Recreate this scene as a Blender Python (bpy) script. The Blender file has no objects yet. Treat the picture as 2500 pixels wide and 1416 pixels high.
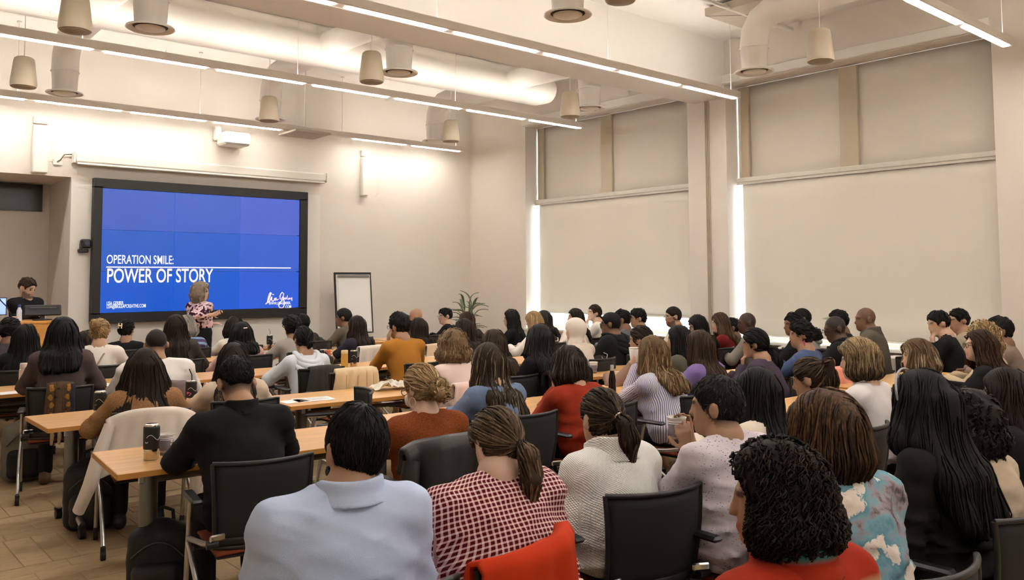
import bpy, math, random
import numpy as np
from mathutils import Vector, Matrix
random.seed(7); RNG = np.random.default_rng(7)
S = bpy.context.scene
COL = S.collection
pi = math.pi

# ------------------------------------------------------------------ camera
CAM_H = 1.68
F, YAW, PITCH, ROLL, PX, PY = 2052.06, 0.71483898, 0.06119099, -0.00497559, 1250.0, 554.08
def cam_axes():
    f = np.array([math.sin(YAW)*math.cos(PITCH), math.cos(YAW)*math.cos(PITCH), math.sin(PITCH)])
    r = np.array([math.cos(YAW), -math.sin(YAW), 0.0]); u = np.cross(r, f)
    return math.cos(ROLL)*r+math.sin(ROLL)*u, -math.sin(ROLL)*r+math.cos(ROLL)*u, f
CR, CU, CF = cam_axes()
cam_data = bpy.data.cameras.new('camera'); cam = bpy.data.objects.new('camera', cam_data); COL.objects.link(cam)
cam_data.sensor_width = 36.0; cam_data.lens = F/2500*36.0
cam_data.shift_x = 0.0; cam_data.shift_y = -(708-PY)/2500
cam.matrix_world = Matrix(((CR[0], CU[0], -CF[0], 0), (CR[1], CU[1], -CF[1], 0), (CR[2], CU[2], -CF[2], CAM_H), (0, 0, 0, 1)))
cam_data.clip_start = 0.05; cam_data.clip_end = 200
S.camera = cam

# ------------------------------------------------------------------ world, exposure
S.view_settings.view_transform = 'Standard'; S.view_settings.look = 'None'
S.view_settings.gamma = 1.0; S.view_settings.use_curve_mapping = False
S.view_settings.exposure = 0.80
world = bpy.data.worlds.new('daylight'); S.world = world; world.use_nodes = True
bg = world.node_tree.nodes['Background']; bg.inputs[0].default_value = (0.86, 0.93, 1.0, 1); bg.inputs[1].default_value = 7.5
cy = S.cycles; cy.max_bounces = 4; cy.diffuse_bounces = 3; cy.glossy_bounces = 2; cy.transmission_bounces = 3; cy.transparent_max_bounces = 6
cy.use_adaptive_sampling = True; cy.adaptive_threshold = 0.18; cy.adaptive_min_samples = 12; cy.caustics_reflective = False; cy.caustics_refractive = False
LAMP_DOWN, LAMP_UP = 33.0, 17.0      # radiance of the pendant lamps' lower and upper lenses
LAMP_COL = (1.0, 0.962, 0.914, 1)

# ------------------------------------------------------------------ measuring helpers (pixel of the photograph + a real distance -> place)
def ray(x, y): return CR*((x-PX)/F) - CU*((y-PY)/F) + CF
def atY(x, y, Y): d = ray(x, y); return d*(Y/d[1]) + np.array([0, 0, CAM_H])
def atX(x, y, X): d = ray(x, y); return d*(X/d[0]) + np.array([0, 0, CAM_H])
def atZ(x, y, Z): d = ray(x, y); return d*((Z-CAM_H)/d[2]) + np.array([0, 0, CAM_H])
def depth_of(p): return float(np.dot(np.asarray(p, float)-np.array([0, 0, CAM_H]), CF))

# ------------------------------------------------------------------ materials
MATS = {}
def srgb(r, g, b):
    return tuple((c/255/12.92 if c/255 <= 0.04045 else ((c/255+0.055)/1.055)**2.4) for c in (r, g, b))
class NT:
    def __init__(s, name):
        s.m = bpy.data.materials.new(name); s.m.use_nodes = True; s.t = s.m.node_tree; s.n = s.t.nodes; s.l = s.t.links
        s.bsdf = s.n['Principled BSDF']; s.out = s.n['Material Output']
    def new(s, t, **kw):
        nd = s.n.new(t)
        for k, v in kw.items(): setattr(nd, k, v)
        return nd
    def link(s, a, b): s.l.new(a, b)
    def val(s, sock, v): sock.default_value = v
    def math(s, op, a, b=None, c=None):
        nd = s.new('ShaderNodeMath', operation=op)
        for i, v in enumerate((a, b, c)):
            if v is None: continue
            if isinstance(v, (int, float)): nd.inputs[i].default_value = v
            else: s.link(v, nd.inputs[i])
        return nd.outputs[0]
    def mix(s, fac, a, b):
        nd = s.new('ShaderNodeMix', data_type='RGBA')
        for i, v in ((0, fac), (6, a), (7, b)):
            if isinstance(v, (int, float)): nd.inputs[i].default_value = v
            elif isinstance(v, tuple): nd.inputs[i].default_value = (*v[:3], 1)
            else: s.link(v, nd.inputs[i])
        return nd.outputs[2]
    def coord(s, which='Object', scale=(1, 1, 1)):
        tc = s.new('ShaderNodeTexCoord'); mp = s.new('ShaderNodeMapping'); mp.inputs['Scale'].default_value = scale
        s.link(tc.outputs[which], mp.inputs[0]); return mp.outputs[0]
    def attr(s, name):
        nd = s.new('ShaderNodeAttribute'); nd.attribute_name = name; return nd
    def noise(s, vec, scale, detail=3, rough=.55):
        nd = s.new('ShaderNodeTexNoise'); nd.inputs['Scale'].default_value = scale; nd.inputs['Detail'].default_value = detail
        nd.inputs['Roughness'].default_value = rough
        if vec is not None: s.link(vec, nd.inputs['Vector'])
        return nd.outputs[0]
    def ramp(s, fac, stops):
        nd = s.new('ShaderNodeValToRGB'); e = nd.color_ramp.elements
        while len(e) < len(stops): e.new(0.5)
        for el, (p, c) in zip(e, stops): el.position = p; el.color = (*c[:3], 1)
        s.link(fac, nd.inputs[0]); return nd.outputs[0]
    def bump(s, h, strength=.3, dist=.01):
        nd = s.new('ShaderNodeBump'); nd.inputs['Strength'].default_value = strength; nd.inputs['Distance'].default_value = dist
        s.link(h, nd.inputs['Height']); s.link(nd.outputs[0], s.bsdf.inputs['Normal'])
    def base(s, c):
        if isinstance(c, tuple): s.bsdf.inputs['Base Color'].default_value = (*c[:3], 1)
        else: s.link(c, s.bsdf.inputs['Base Color'])
    def set(s, **kw):
        for k, v in kw.items(): s.bsdf.inputs[k.replace('_', ' ')].default_value = v
def mul(c, f): return tuple(min(1, x*f) for x in c[:3])
def mat(name, col, rough=.6, metal=0.0, vary=.08, vscale=6.0, bump=0.0, bscale=80.0, spec=.5, coord='Object', alpha=None):
    """plain procedural material: colour with a soft natural variation, optional fine relief"""
    if name in MATS: return MATS[name]
    t = NT(name); v = t.coord(coord)
    if vary > 0: t.base(t.mix(t.noise(v, vscale), mul(col, 1-vary), mul(col, 1+vary)))
    else: t.base(tuple(col))
    t.set(Roughness=rough, Metallic=metal); t.bsdf.inputs['Specular IOR Level'].default_value = spec
    if bump > 0: t.bump(t.noise(v, bscale, 2), bump, .004)
    if alpha is not None: t.set(Alpha=alpha)
    MATS[name] = t.m; return t.m
def emit(name, col, strength):
    if name in MATS: return MATS[name]
    t = NT(name); t.base((0.8, 0.8, 0.8)); t.bsdf.inputs['Emission Color'].default_value = (*col[:3], 1)
    t.bsdf.inputs['Emission Strength'].default_value = strength; MATS[name] = t.m; return t.m

# ------------------------------------------------------------------ mesh helpers
class MB:
    """collects shapes into ONE mesh"""
    def __init__(s): s.v = []; s.f = []; s.sm = []
    def add(s, vs, fs, smooth=False):
        o = len(s.v); s.v += [tuple(map(float, p)) for p in vs]; s.f += [tuple(i+o for i in f) for f in fs]; s.sm += [smooth]*len(fs); return s
    def box(s, c, d, rot=None, bev=0.0):
        hx, hy, hz = d[0]/2, d[1]/2, d[2]/2; M = rot if rot is not None else Matrix.Identity(3); c = Vector(c)
        if bev <= 0:
            P = [(-hx,-hy,-hz),(hx,-hy,-hz),(hx,hy,-hz),(-hx,hy,-hz),(-hx,-hy,hz),(hx,-hy,hz),(hx,hy,hz),(-hx,hy,hz)]
            return s.add([c+M@Vector(p) for p in P], [(0,3,2,1),(4,5,6,7),(0,1,5,4),(1,2,6,5),(2,3,7,6),(3,0,4,7)])
        b = min(bev, hx*.99, hy*.99, hz*.99); vs = []; idx = {}
        for sx in (-1, 1):
            for sy in (-1, 1):
                for sz in (-1, 1):
                    for ax in range(3):
                        q = [sx*(hx-b), sy*(hy-b), sz*(hz-b)]; q[ax] = (sx, sy, sz)[ax]*(hx, hy, hz)[ax]
                        idx[(sx, sy, sz, ax)] = len(vs); vs.append(c+M@Vector(q))
        I = idx; fs = []
        for ax in range(3):
            o1, o2 = [a for a in range(3) if a != ax]
            for sg in (-1, 1):
                q = []
                for a, bb in ((-1,-1),(1,-1),(1,1),(-1,1)):
                    k = [0,0,0]; k[ax] = sg; k[o1] = a; k[o2] = bb; q.append(I[(*k, ax)])
                fs.append(tuple(q))
        for ax in range(3):
            o1, o2 = [a for a in range(3) if a != ax]
            for a in (-1, 1):
                for bb in (-1, 1):
                    k0 = [0,0,0]; k0[o1] = a; k0[o2] = bb; k0[ax] = -1; k1 = list(k0); k1[ax] = 1
                    fs.append((I[(*k0, o1)], I[(*k1, o1)], I[(*k1, o2)], I[(*k0, o2)]))
        for sx in (-1, 1):
            for sy in (-1, 1):
                for sz in (-1, 1): fs.append((I[(sx,sy,sz,0)], I[(sx,sy,sz,1)], I[(sx,sy,sz,2)]))
        return s.add(vs, fs)
    def tube(s, pts, r, n=8, caps=True, flat=1.0):
        pts = [Vector(p) for p in pts]; R = r if isinstance(r, (list, tuple)) else [r]*len(pts); vs = []; fs = []
        prev = None
        for i, p in enumerate(pts):
            t = (pts[min(i+1, len(pts)-1)]-pts[max(i-1, 0)]).normalized()
            a = prev if prev is not None else (Vector((0,0,1)) if abs(t.z) < .9 else Vector((1,0,0)))
            u = (a-t*a.dot(t)).normalized(); w = t.cross(u); prev = u
            for k in range(n):
                an = 2*pi*k/n; vs.append(p+(u*math.cos(an)*flat+w*math.sin(an))*R[i])
        for i in range(len(pts)-1):
            for k in range(n): fs.append((i*n+k, i*n+(k+1)%n, (i+1)*n+(k+1)%n, (i+1)*n+k))
        s.add(vs, fs, True)
        if caps: s.add(vs[:n], [tuple(reversed(range(n)))]); s.add(vs[-n:], [tuple(range(n))])
        return s
    def lathe(s, prof, n=20, c=(0,0,0), caps=True):
        vs = []; fs = []
        for r, z in prof:
            for k in range(n): an = 2*pi*k/n; vs.append((c[0]+r*math.cos(an), c[1]+r*math.sin(an), c[2]+z))
        m = len(prof)
        for i in range(m-1):
            for k in range(n): fs.append((i*n+k, i*n+(k+1)%n, (i+1)*n+(k+1)%n, (i+1)*n+k))
        s.add(vs, fs, True)
        if caps: s.add(vs[:n], [tuple(reversed(range(n)))]); s.add(vs[-n:], [tuple(range(n))])
        return s
    def grid(s, fn, nu, nv, smooth=True, thick=0.0):
        """sheet fn(u,v)->point, with real thickness when thick > 0"""
        P = [[Vector(fn(i/nu, j/nv)) for j in range(nv+1)] for i in range(nu+1)]
        vs = [P[i][j] for i in range(nu+1) for j in range(nv+1)]; w = nv+1
        fs = [(i*w+j, (i+1)*w+j, (i+1)*w+j+1, i*w+j+1) for i in range(nu) for j in range(nv)]
        if thick <= 0: return s.add(vs, fs, smooth)
        N = []
        for i in range(nu+1):
            for j in range(nv+1):
                a = P[min(i+1,nu)][j]-P[max(i-1,0)][j]; b = P[i][min(j+1,nv)]-P[i][max(j-1,0)]; k = a.cross(b)
                N.append(k.normalized() if k.length > 1e-9 else Vector((0,0,1)))
        n0 = len(vs); v2 = [p-N[q]*thick for q, p in enumerate(vs)]
        f2 = [tuple(reversed([q+n0 for q in f])) for f in fs]; rim = []
        for i in range(nu):
            rim += [((i+1)*w, i*w, i*w+n0, (i+1)*w+n0), (i*w+nv, (i+1)*w+nv, (i+1)*w+nv+n0, i*w+nv+n0)]
        for j in range(nv):
            rim += [(j, j+1, j+1+n0, j+n0), (nu*w+j+1, nu*w+j, nu*w+j+n0, nu*w+j+1+n0)]
        return s.add(vs+v2, fs+f2+rim, smooth)
    def mesh(s, name):
        me = bpy.data.meshes.new(name); me.from_pydata(s.v, [], s.f)
        me.polygons.foreach_set('use_smooth', s.sm); me.update(); return me
    def build(s, name, m, parent=None, loc=None, rz=None):
        o = bpy.data.objects.new(name, s.mesh(name)); o.data.materials.append(m); COL.objects.link(o)
        if parent is not None: o.parent = parent
        if loc is not None: o.location = loc
        if rz is not None: o.rotation_euler = (0, 0, rz)
        return o
def empty(name, loc=(0,0,0), rz=0.0):
    o = bpy.data.objects.new(name, None); COL.objects.link(o); o.location = loc; o.rotation_euler = (0,0,rz); o.empty_display_size = .1; return o
def tag(o, label, cat, group=None, kind=None):
    o['label'] = label; o['category'] = cat
    if group: o['group'] = group
    if kind: o['kind'] = kind
    return o
def struct(o): o['kind'] = 'structure'; return o
def copy_tree(o, parent=None):
    c = o.copy(); COL.objects.link(c)
    if parent is not None: c.parent = parent
    for ch in list(o.children): copy_tree(ch, c)
    return c
def rotz(a): return Matrix.Rotation(a, 3, 'Z')
def text_mesh(txt, size, bold=0.0, extrude=.002, shear=0.0, spacing=1.0, align='LEFT'):
    cu = bpy.data.curves.new('lettering', 'FONT'); cu.body = txt; cu.size = size; cu.offset = bold; cu.extrude = extrude
    cu.shear = shear; cu.space_character = spacing; cu.align_x = align; cu.resolution_u = 4
    o = bpy.data.objects.new('lettering', cu); COL.objects.link(o)
    dg = bpy.context.evaluated_depsgraph_get(); me = bpy.data.meshes.new_from_object(o.evaluated_get(dg))
    bpy.data.objects.remove(o); bpy.data.curves.remove(cu); return me

# ------------------------------------------------------------------ the room
D, W, HC = 13.0, 10.2, 5.1              # front wall, right wall, ceiling
WALL = srgb(228, 219, 207)
m_wall = mat('wall_paint', WALL, .85, vary=.015, vscale=1.2, bump=.04, bscale=220)
m_wall2 = mat('wall_paint_rose', srgb(226, 215, 202), .85, vary=.02, vscale=1.2, bump=.04, bscale=220)
m_ceil = mat('ceiling_paint', srgb(238, 232, 223), .9, vary=.015, vscale=1.0, bump=.03, bscale=160)
m_trim = mat('white_trim', srgb(233, 228, 218), .6, vary=.01)
m_duct = mat('painted_duct', srgb(236, 229, 218), .55, vary=.02, vscale=3, bump=.02, bscale=60)
m_black = mat('black_plastic', (.012, .011, .010), .45, vary=.1)
m_steel = mat('brushed_metal', (.52, .51, .49), .32, .9, vary=.05, vscale=20)
m_white_plastic = mat('white_plastic', srgb(230, 224, 212), .5, vary=.02)

def carpet(name, tint):
    t = NT(name); v = t.coord('Object'); v2 = t.coord('Object', (9, 160, 1))
    n = t.math('ADD', t.math('MULTIPLY', t.noise(v2, 1.0, 4), .7), t.math('MULTIPLY', t.noise(v, 260, 2), .3))
    t.base(t.ramp(n, [(.3, mul(tint, .62)), (.5, tint), (.72, mul(tint, 1.25))]))
    t.set(Roughness=.95); t.bump(t.noise(v, 420, 2), .5, .003); return t.m
CARP = [carpet('carpet_plank_%s' % k, c) for k, c in (('straw', srgb(176, 150, 112)), ('sand', srgb(180, 154, 115)), ('tan', srgb(172, 146, 108)))]
def carpet_floor():
    t = NT('carpet_field'); v = t.coord('Object')
    br = t.new('ShaderNodeTexBrick'); br.offset = 0.0; t.link(v, br.inputs['Vector'])
    br.inputs['Scale'].default_value = 1.0; br.inputs['Brick Width'].default_value = .155; br.inputs['Row Height'].default_value = .63
    br.inputs['Mortar Size'].default_value = .003; c = srgb(176, 150, 112)
    br.inputs['Color1'].default_value = (*c, 1); br.inputs['Color2'].default_value = (*mul(c, .92), 1); br.inputs['Mortar'].default_value = (*mul(c, .5), 1)
    t.base(t.mix(t.math('MULTIPLY', t.noise(v, 240, 2), .5), br.outputs[0], mul(c, .7))); t.set(Roughness=.95)
    t.bump(t.noise(v, 420, 2), .5, .003); return t.m
floor = struct(MB().box((4.0, 4.25, -.054), (13.0, 20.5, .1)).build('floor', carpet_floor()))
mpA = MB().box((0, 0, 0), (.1515, .6265, .008), bev=.0025).mesh('carpet_plank'); mpB = MB().box((0, 0, 0), (.6265, .1515, .008), bev=.0025).mesh('carpet_plank')
me_planks = []
for base_me in (mpA, mpB):
    row = []
    for m_ in CARP:
        me = base_me.copy(); me.materials.append(m_); row.append(me)
    me_planks.append(row)
rp = random.Random(3); nb = 0
for b in range(7):                                   # bands of carpet planks laid across and along
    y0 = 4.45+.63*b
    if b % 2 == 0:
        pcs = [(0, (-.1+.155*i+.0775, y0+.315)) for i in range(24)]
    else:
        pcs = [(1, (-.1+.63*i+.315+(.2*(j % 2)), y0+.155*j+.0775)) for i in range(6) for j in range(4)]
    for kind, (x, y) in pcs:
        if x < 1.1-(y-4.0)*.02 and y > 7.5 and x < .6: continue
        o = bpy.data.objects.new('carpet_plank', rp.choice(me_planks[kind])); COL.objects.link(o); o.parent = floor
        o.location = (x, y, -.004 + rp.uniform(-.0008, .0004)+.0008)

# front wall with the alcove behind the lectern
wf = MB(); wf.box(((3.04+W+.6)/2, D+.15, HC/2), (W+.6-3.04, .3, HC)); wf.box(((3.04-2.5)/2, D+.15, (3.14+HC)/2), (5.54, .3, HC-3.14))
struct(wf.build('wall_front', m_wall))
wa = MB(); wa.box(((3.04-2.5)/2, 14.34, 1.62), (5.54, .2, 3.24)); wa.box((.27, 13.77, 3.24), (5.54, .94, .2)); wa.box((3.14, 13.77, 1.57), (.2, .94, 3.14))
struct(wa.build('wall_alcove', m_wall2))
struct(MB().box((4.98, D-.012, 1.56), (3.88, .024, 3.12)).build('wall_panel', m_trim))
p0, p1 = atY(-30, 440, 14.22), atY(103, 484, 14.22)
q1, q2 = atY(104, 452, 14.22), atY(102, 517, 14.22)
sg = MB().box(((1.2+q1[0])/2, 14.21, (q1[2]+q2[2])/2), (q1[0]-1.2, .03, q1[2]-q2[2])).build('display_screen', mat('dark_screen', (.02, .016, .012), .25, vary=.3, vscale=2))
tag(sg, 'dark wall-mounted display panel high in the alcove behind the lectern', 'screen')
# right wall: piers, header, sill wall and beam
YW = [(3.5, 7.04), (7.72, 11.37)]
wr = MB()
for y0, y1 in ((-6, 3.5), (7.04, 7.72), (11.37, 13.0)): wr.box((W+.2, (y0+y1)/2, HC/2), (.4, y1-y0, HC))
for y0, y1 in YW:
    wr.box((W+.2, (y0+y1)/2, (4.45+HC)/2), (.4, y1-y0, HC-4.45)); wr.box((W+.2, (y0+y1)/2, .39), (.4, y1-y0, .78))
struct(wr.build('wall_right', m_wall2))
struct(MB().box((-2.6, 4.25, HC/2), (.2, 20.5, HC)).build('wall_left', m_wall))
struct(MB().box((4.0, -6.0, HC/2), (13.0, .2, HC)).build('wall_back', m_wall))
struct(MB().box((4.0, 4.25, HC+.1), (13.2, 20.6, .2)).build('ceiling', m_ceil))
struct(MB().box((3.85, 7.33, (4.27+HC)/2), (12.7, .56, HC-4.27)).build('ceiling_beam', m_ceil))
for i, (y0, y1) in enumerate(YW):
    struct(MB().box((W-.03, (y0+y1)/2, 4.52), (.1, y1-y0+.04, .13), bev=.01).build('trim_%d' % (i+1), m_trim))
# conduits on the pier and the sill
cd = MB()
for dx in (-.028, 0, .028): cd.tube([(W-.012, 7.36+dx, 0), (W-.012, 7.36+dx, 4.27)], .009, 6)
struct(cd.build('trim_3', mat('conduit_paint', srgb(190, 176, 152), .6)))
# windows: glass, mullions, upper panels, blinds
def glass():
    t = NT('window_glass'); tr = t.new('ShaderNodeBsdfTransparent'); tr.inputs[0].default_value = (.93, .97, .98, 1)
    gl = t.new('ShaderNodeBsdfGlossy'); gl.inputs['Roughness'].default_value = .03; mx = t.new('ShaderNodeMixShader'); mx.inputs[0].default_value = .07
    t.link(tr.outputs[0], mx.inputs[1]); t.link(gl.outputs[0], mx.inputs[2]); t.link(mx.outputs[0], t.out.inputs[0]); return t.m
def fabric(name, col, trans):
    t = NT(name); v = t.coord('Object'); c = t.mix(t.noise(v, 300, 2), mul(col, .96), mul(col, 1.03))
    df = t.new('ShaderNodeBsdfDiffuse'); tl = t.new('ShaderNodeBsdfTranslucent'); mx = t.new('ShaderNodeMixShader'); mx.inputs[0].default_value = trans
    t.link(c, df.inputs[0]); t.link(c, tl.inputs[0]); t.link(df.outputs[0], mx.inputs[1]); t.link(tl.outputs[0], mx.inputs[2]); t.link(mx.outputs[0], t.out.inputs[0]); return t.m
m_glass = glass(); m_blind = fabric('blind_fabric', srgb(226, 215, 200), .125); m_upper = fabric('upper_blind_fabric', srgb(220, 209, 194), .12)
m_post = mat('window_post', srgb(196, 180, 154), .6); m_frame = mat('window_frame_metal', srgb(214, 206, 192), .5)
zb = [.86, 1.07]
for i, (y0, y1) in enumerate(YW):
    wn = struct(empty('window_%d' % (i+1), (W+.36, (y0+y1)/2, .78))); h = (y1-y0)/2
    for s_ in (-1, 1): MB().box((-.02, s_*h/2, 1.83), (.012, h-.06, 3.62)).build('pane', m_glass, wn)
    MB().box((0, 0, .03), (.08, 2*h, .06)).build('window_frame', m_frame, wn); MB().box((0, 0, 3.64), (.08, 2*h, .06)).build('window_frame', m_frame, wn)
    MB().box((0, 0, 1.83), (.06, .05, 3.6)).build('mullion', m_frame, wn)
    MB().box((-.26, 0, .0), (.34, 2*h, .03)).build('window_sill', m_trim, wn)
    o = MB().grid(lambda u, v: (W+.30, y0+.01+(y1-y0-.02)*u, 3.07+1.37*v), 6, 6, thick=.004).build('upper_blind', m_upper)
    tag(o, ['beige fixed upper blind of the window nearer the camera', 'beige fixed upper blind of the window nearer the screen wall'][i], 'blind', 'upper window blinds')
    bl = empty('roller_blind', (W+.27, (y0+y1)/2, 3.05)); far = y1-.085
    tag(bl, ['large pale roller blind on the window nearer the camera', 'large pale roller blind on the window nearer the screen wall'][i], 'blind', 'roller blinds')
    def sheet(u, v, far=far, y0=y0, y1=y1, i=i): return (.004*math.sin(5*u+1), y0+.015+(far-y0-.015)*u-(y0+y1)/2, -(3.05-zb[i])*(1-v))
    MB().grid(sheet, 14, 10, thick=.003).build('blind_fabric', m_blind, bl)
    MB().box((-.02, 0, .03), (.08, y1-y0-.02, .07), bev=.01).box((-.03, 0, -.02), (.03, y1-y0-.02, .03)).build('cassette', m_frame, bl)
    MB().box((0, (far+y0)/2-(y0+y1)/2, -(3.05-zb[i])), (.02, far-y0-.02, .025), bev=.006).build('bottom_rail', m_frame, bl)
    for q, yy in enumerate((y1-.15, (y0+y1)/2+.05)):
        w_ = (.13, .25)[q]
        o = MB().box((W+.265, yy, 3.76), (.05, w_, 1.34), bev=.006).box((W+.262, yy, 3.09), (.03, w_*.5, .05)).build('blind_guide', m_post)
        tag(o, '%s beige guide post on the upper blind nearer the %s' % (('narrow', 'wide')[q], ('camera', 'screen wall')[i]), 'post', 'upper blind posts')
# outside: pale ground and bare trees beyond the glass
struct(MB().box((30, 6, -.6), (38, 60, .2)).build('ground_outside', mat('snowy_ground', (.75, .78, .8), .9)))
m_bark = mat('bark', (.10, .085, .075), .9, vary=.3, vscale=12)
def bare_tree(x, y, h, seed, label):
    r = random.Random(seed); t = empty('bare_tree', (x, y, -.5)); tag(t, label, 'tree', 'bare trees outside')
    MB().tube([(0, 0, 0), (r.uniform(-.1, .1), r.uniform(-.1, .1), h*.5), (r.uniform(-.2, .2), r.uniform(-.2, .2), h)], [.16, .1, .03], 7).build('trunk', m_bark, t)
    b = MB()
    for k in range(26):
        z = h*r.uniform(.22, .95); a = r.uniform(0, 2*pi); L = r.uniform(.5, 1.3)
        b.tube([(0, 0, z), (math.cos(a)*L*.5, math.sin(a)*L*.5, z+L*.35), (math.cos(a)*L, math.sin(a)*L, z+L*.8)], [.03, .018, .006], 5)
    b.build('branches', m_bark, t)
bare_tree(16.5, 14.2, 4.5, 1, 'slender bare tree outside the window, beyond the women in white tops')
bare_tree(19.0, 15.0, 5.2, 2, 'bare spreading tree outside, seen under the far window blind')

# ------------------------------------------------------------------ ceiling services
m_lens_d = emit('lamp_lens_lower', LAMP_COL, LAMP_DOWN); m_lens_u = emit('lamp_lens_upper', LAMP_COL, LAMP_UP)
m_lamp = mat('lamp_housing', srgb(226, 216, 204), .5, vary=.02)
rows = [(-3.2, 'added unseen linear pendant light behind the camera, nearest the back wall'), (-.05, 'added unseen linear pendant light over the camera position'), (3.13, 'linear pendant light with two lit segments in view, nearest the camera'), (6.43, 'linear pendant light hung in front of the ceiling beam'),  # first two rows are added out of view to brighten the nearest backs
        (9.32, 'long linear pendant light over the middle of the audience'), (12.48, 'linear pendant light closest to the screen wall')]
for k, (y, lab) in enumerate(rows):
    t = tag(empty('pendant_light', (0, y, 4.06)), lab, 'pendant light', 'linear pendant lights')
    x1 = 9.6; x0 = (-1.1, -1.1, 1.2, -1.1, -1.1, -1.1)[k]
    MB().box(((x0+x1)/2, 0, .055), (x1-x0, .105, .09), bev=.008).build('housing', m_lamp, t)
    x = x1-.07; n = 0
    while x-1.06 > x0:
        a, b = x-1.06, x
        skip = (k == 5 and a < 6.7 and b > 6.1)
        if not skip:
            MB().box(((a+b)/2, 0, .006), (b-a, .062, .012)).build('lit_lens', m_lens_d, t)
            MB().box(((a+b)/2, 0, .1018), (b-a, .05, .003)).build('upper_lens', m_lens_u, t)
        x -= 1.20; n += 1
    wx = x1-.15
    while wx > x0: MB().tube([(wx, 0, .1), (wx, 0, HC-4.06)], .004, 5).lathe([(.03, HC-4.06-.02), (.03, HC-4.06)], 10, (wx, 0, 0)).build('suspension_wire', m_trim, t); wx -= 2.4
# diffusers on elbows
dpos = [('d1', 2.49, 7.95, 1), ('d2', 5.17, 5.19, -1), ('d3', 8.24, 5.29, -1), ('d4', 2.57, 11.42, -1), ('d5', 5.18, 7.9, 1), ('d6', 8.29, 7.91, 1), ('d7', 5.28, 11.42, -1), ('d8', 8.26, 11.49, -1)]
dl = {'d1': 'nearest the left edge in the second row', 'd2': 'hanging in front of the ceiling beam', 'd3': 'by the window nearer the camera', 'd4': 'left of the video wall',
      'd5': 'in the middle of the ceiling', 'd6': 'by the window nearer the screen wall', 'd7': 'above the video wall', 'd8': 'by the far corner of the room'}
m_dark = mat('duct_inside_shade', (.08, .06, .045), .8)  # dark colour painted as the shade inside the diffuser mouth
for nme, x, y, sgn in dpos:
    t = tag(empty('air_diffuser', (x, y, 4.0)), 'white round air diffuser on a duct elbow, ' + dl[nme], 'air vent', 'round air diffusers')
    MB().lathe([(.10, .05), (.135, .035), (.21, .012), (.215, 0), (.20, -.008), (.165, .006), (.15, .02)], 28, caps=False).build('outer_ring', m_duct, t)
    MB().lathe([(.155, .018), (.15, .016), (.02, .016)], 24).build('inner_shadow_gap', m_dark, t)
    MB().lathe([(.001, -.022), (.06, -.022), (.075, -.012), (.128, -.004), (.132, .006), (.08, .012)], 24, caps=False).build('inner_cone', m_duct, t)
    pts = [(0, 0, .03), (0, 0, .30), (0, sgn*.02, .46), (0, sgn*.10, .58), (0, sgn*.23, .645), (0, sgn*.36, .66)]
    L = abs((9.75 if y > 7 else 2.45)-y)
    pts.append((0, sgn*(L-.05), .69))
    MB().tube(pts, [.14, .155, .155, .155, .155, .155, .155], 20).build('duct_elbow', m_duct, t)
    MB().lathe([(.160, .26), (.166, .27), (.160, .28)], 20, caps=False).build('duct_seam', m_duct, t)
for y, lab in ((9.75, 'wide round white supply duct running above the middle of the audience'), (2.45, 'wide round white supply duct above the camera side of the room')):
    o = MB().tube([(-1.5, y, 4.70), (2, y, 4.70), (6, y, 4.70), (9.0, y, 4.70), (9.25, y, 4.70)], [.27, .27, .27, .27, .2], 24)
    tag(o.build('supply_duct', m_duct), lab, 'duct')
for q, (y, z) in enumerate(((8.75, 4.96), (10.6, 4.9), (5.9, 4.98))):
    tag(MB().tube([(-2, y, z), (W-.1, y, z)], .03, 8).build('conduit_pipe', m_trim), ('thin white pipe under the ceiling above the second pendant light', 'thin white pipe under the ceiling above the third pendant light', 'thin white pipe on the ceiling on the camera side of the beam')[q], 'pipe')
# pendant speakers
m_spk = mat('speaker_shell', srgb(205, 190, 164), .55, vary=.03); m_grille = mat('speaker_grille', srgb(165, 148, 122), .7, bump=.5, bscale=500)
sp = [((183, 75), 3.8, 'nearest the top left corner of the picture'), ((57, 212), 3.8, 'at the left edge of the picture'), ((907, 200), 3.8, 'in the middle of the ceiling'),
      ((657, 295), 3.8, 'above the right part of the video wall'), ((1392, 285), 3.8, 'in front of the far window'), ((1101, 345), 3.8, 'by the far corner of the room'),
      ((2003, 150), 3.85, 'in front of the near window'), ((1515, 2), 4.0, 'cut off by the top edge of the picture')]
for (x, y), z, lab in sp:
    p = atZ(x, y, z); t = tag(empty('pendant_speaker', tuple(p)), 'cream conical pendant speaker hanging ' + lab, 'speaker', 'pendant speakers')
    MB().lathe([(.128, 0), (.134, .02), (.132, .06), (.105, .28), (.098, .31), (.08, .325), (.02, .33)], 24, caps=True).build('shell', m_spk, t)
    MB().lathe([(.12, -.004), (.118, -.008), (.02, -.010)], 24).build('grille', m_grille, t)
    MB().tube([(0, 0, .325), (0, 0, HC-p[2])], .005, 6).build('cable', m_trim, t)
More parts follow.
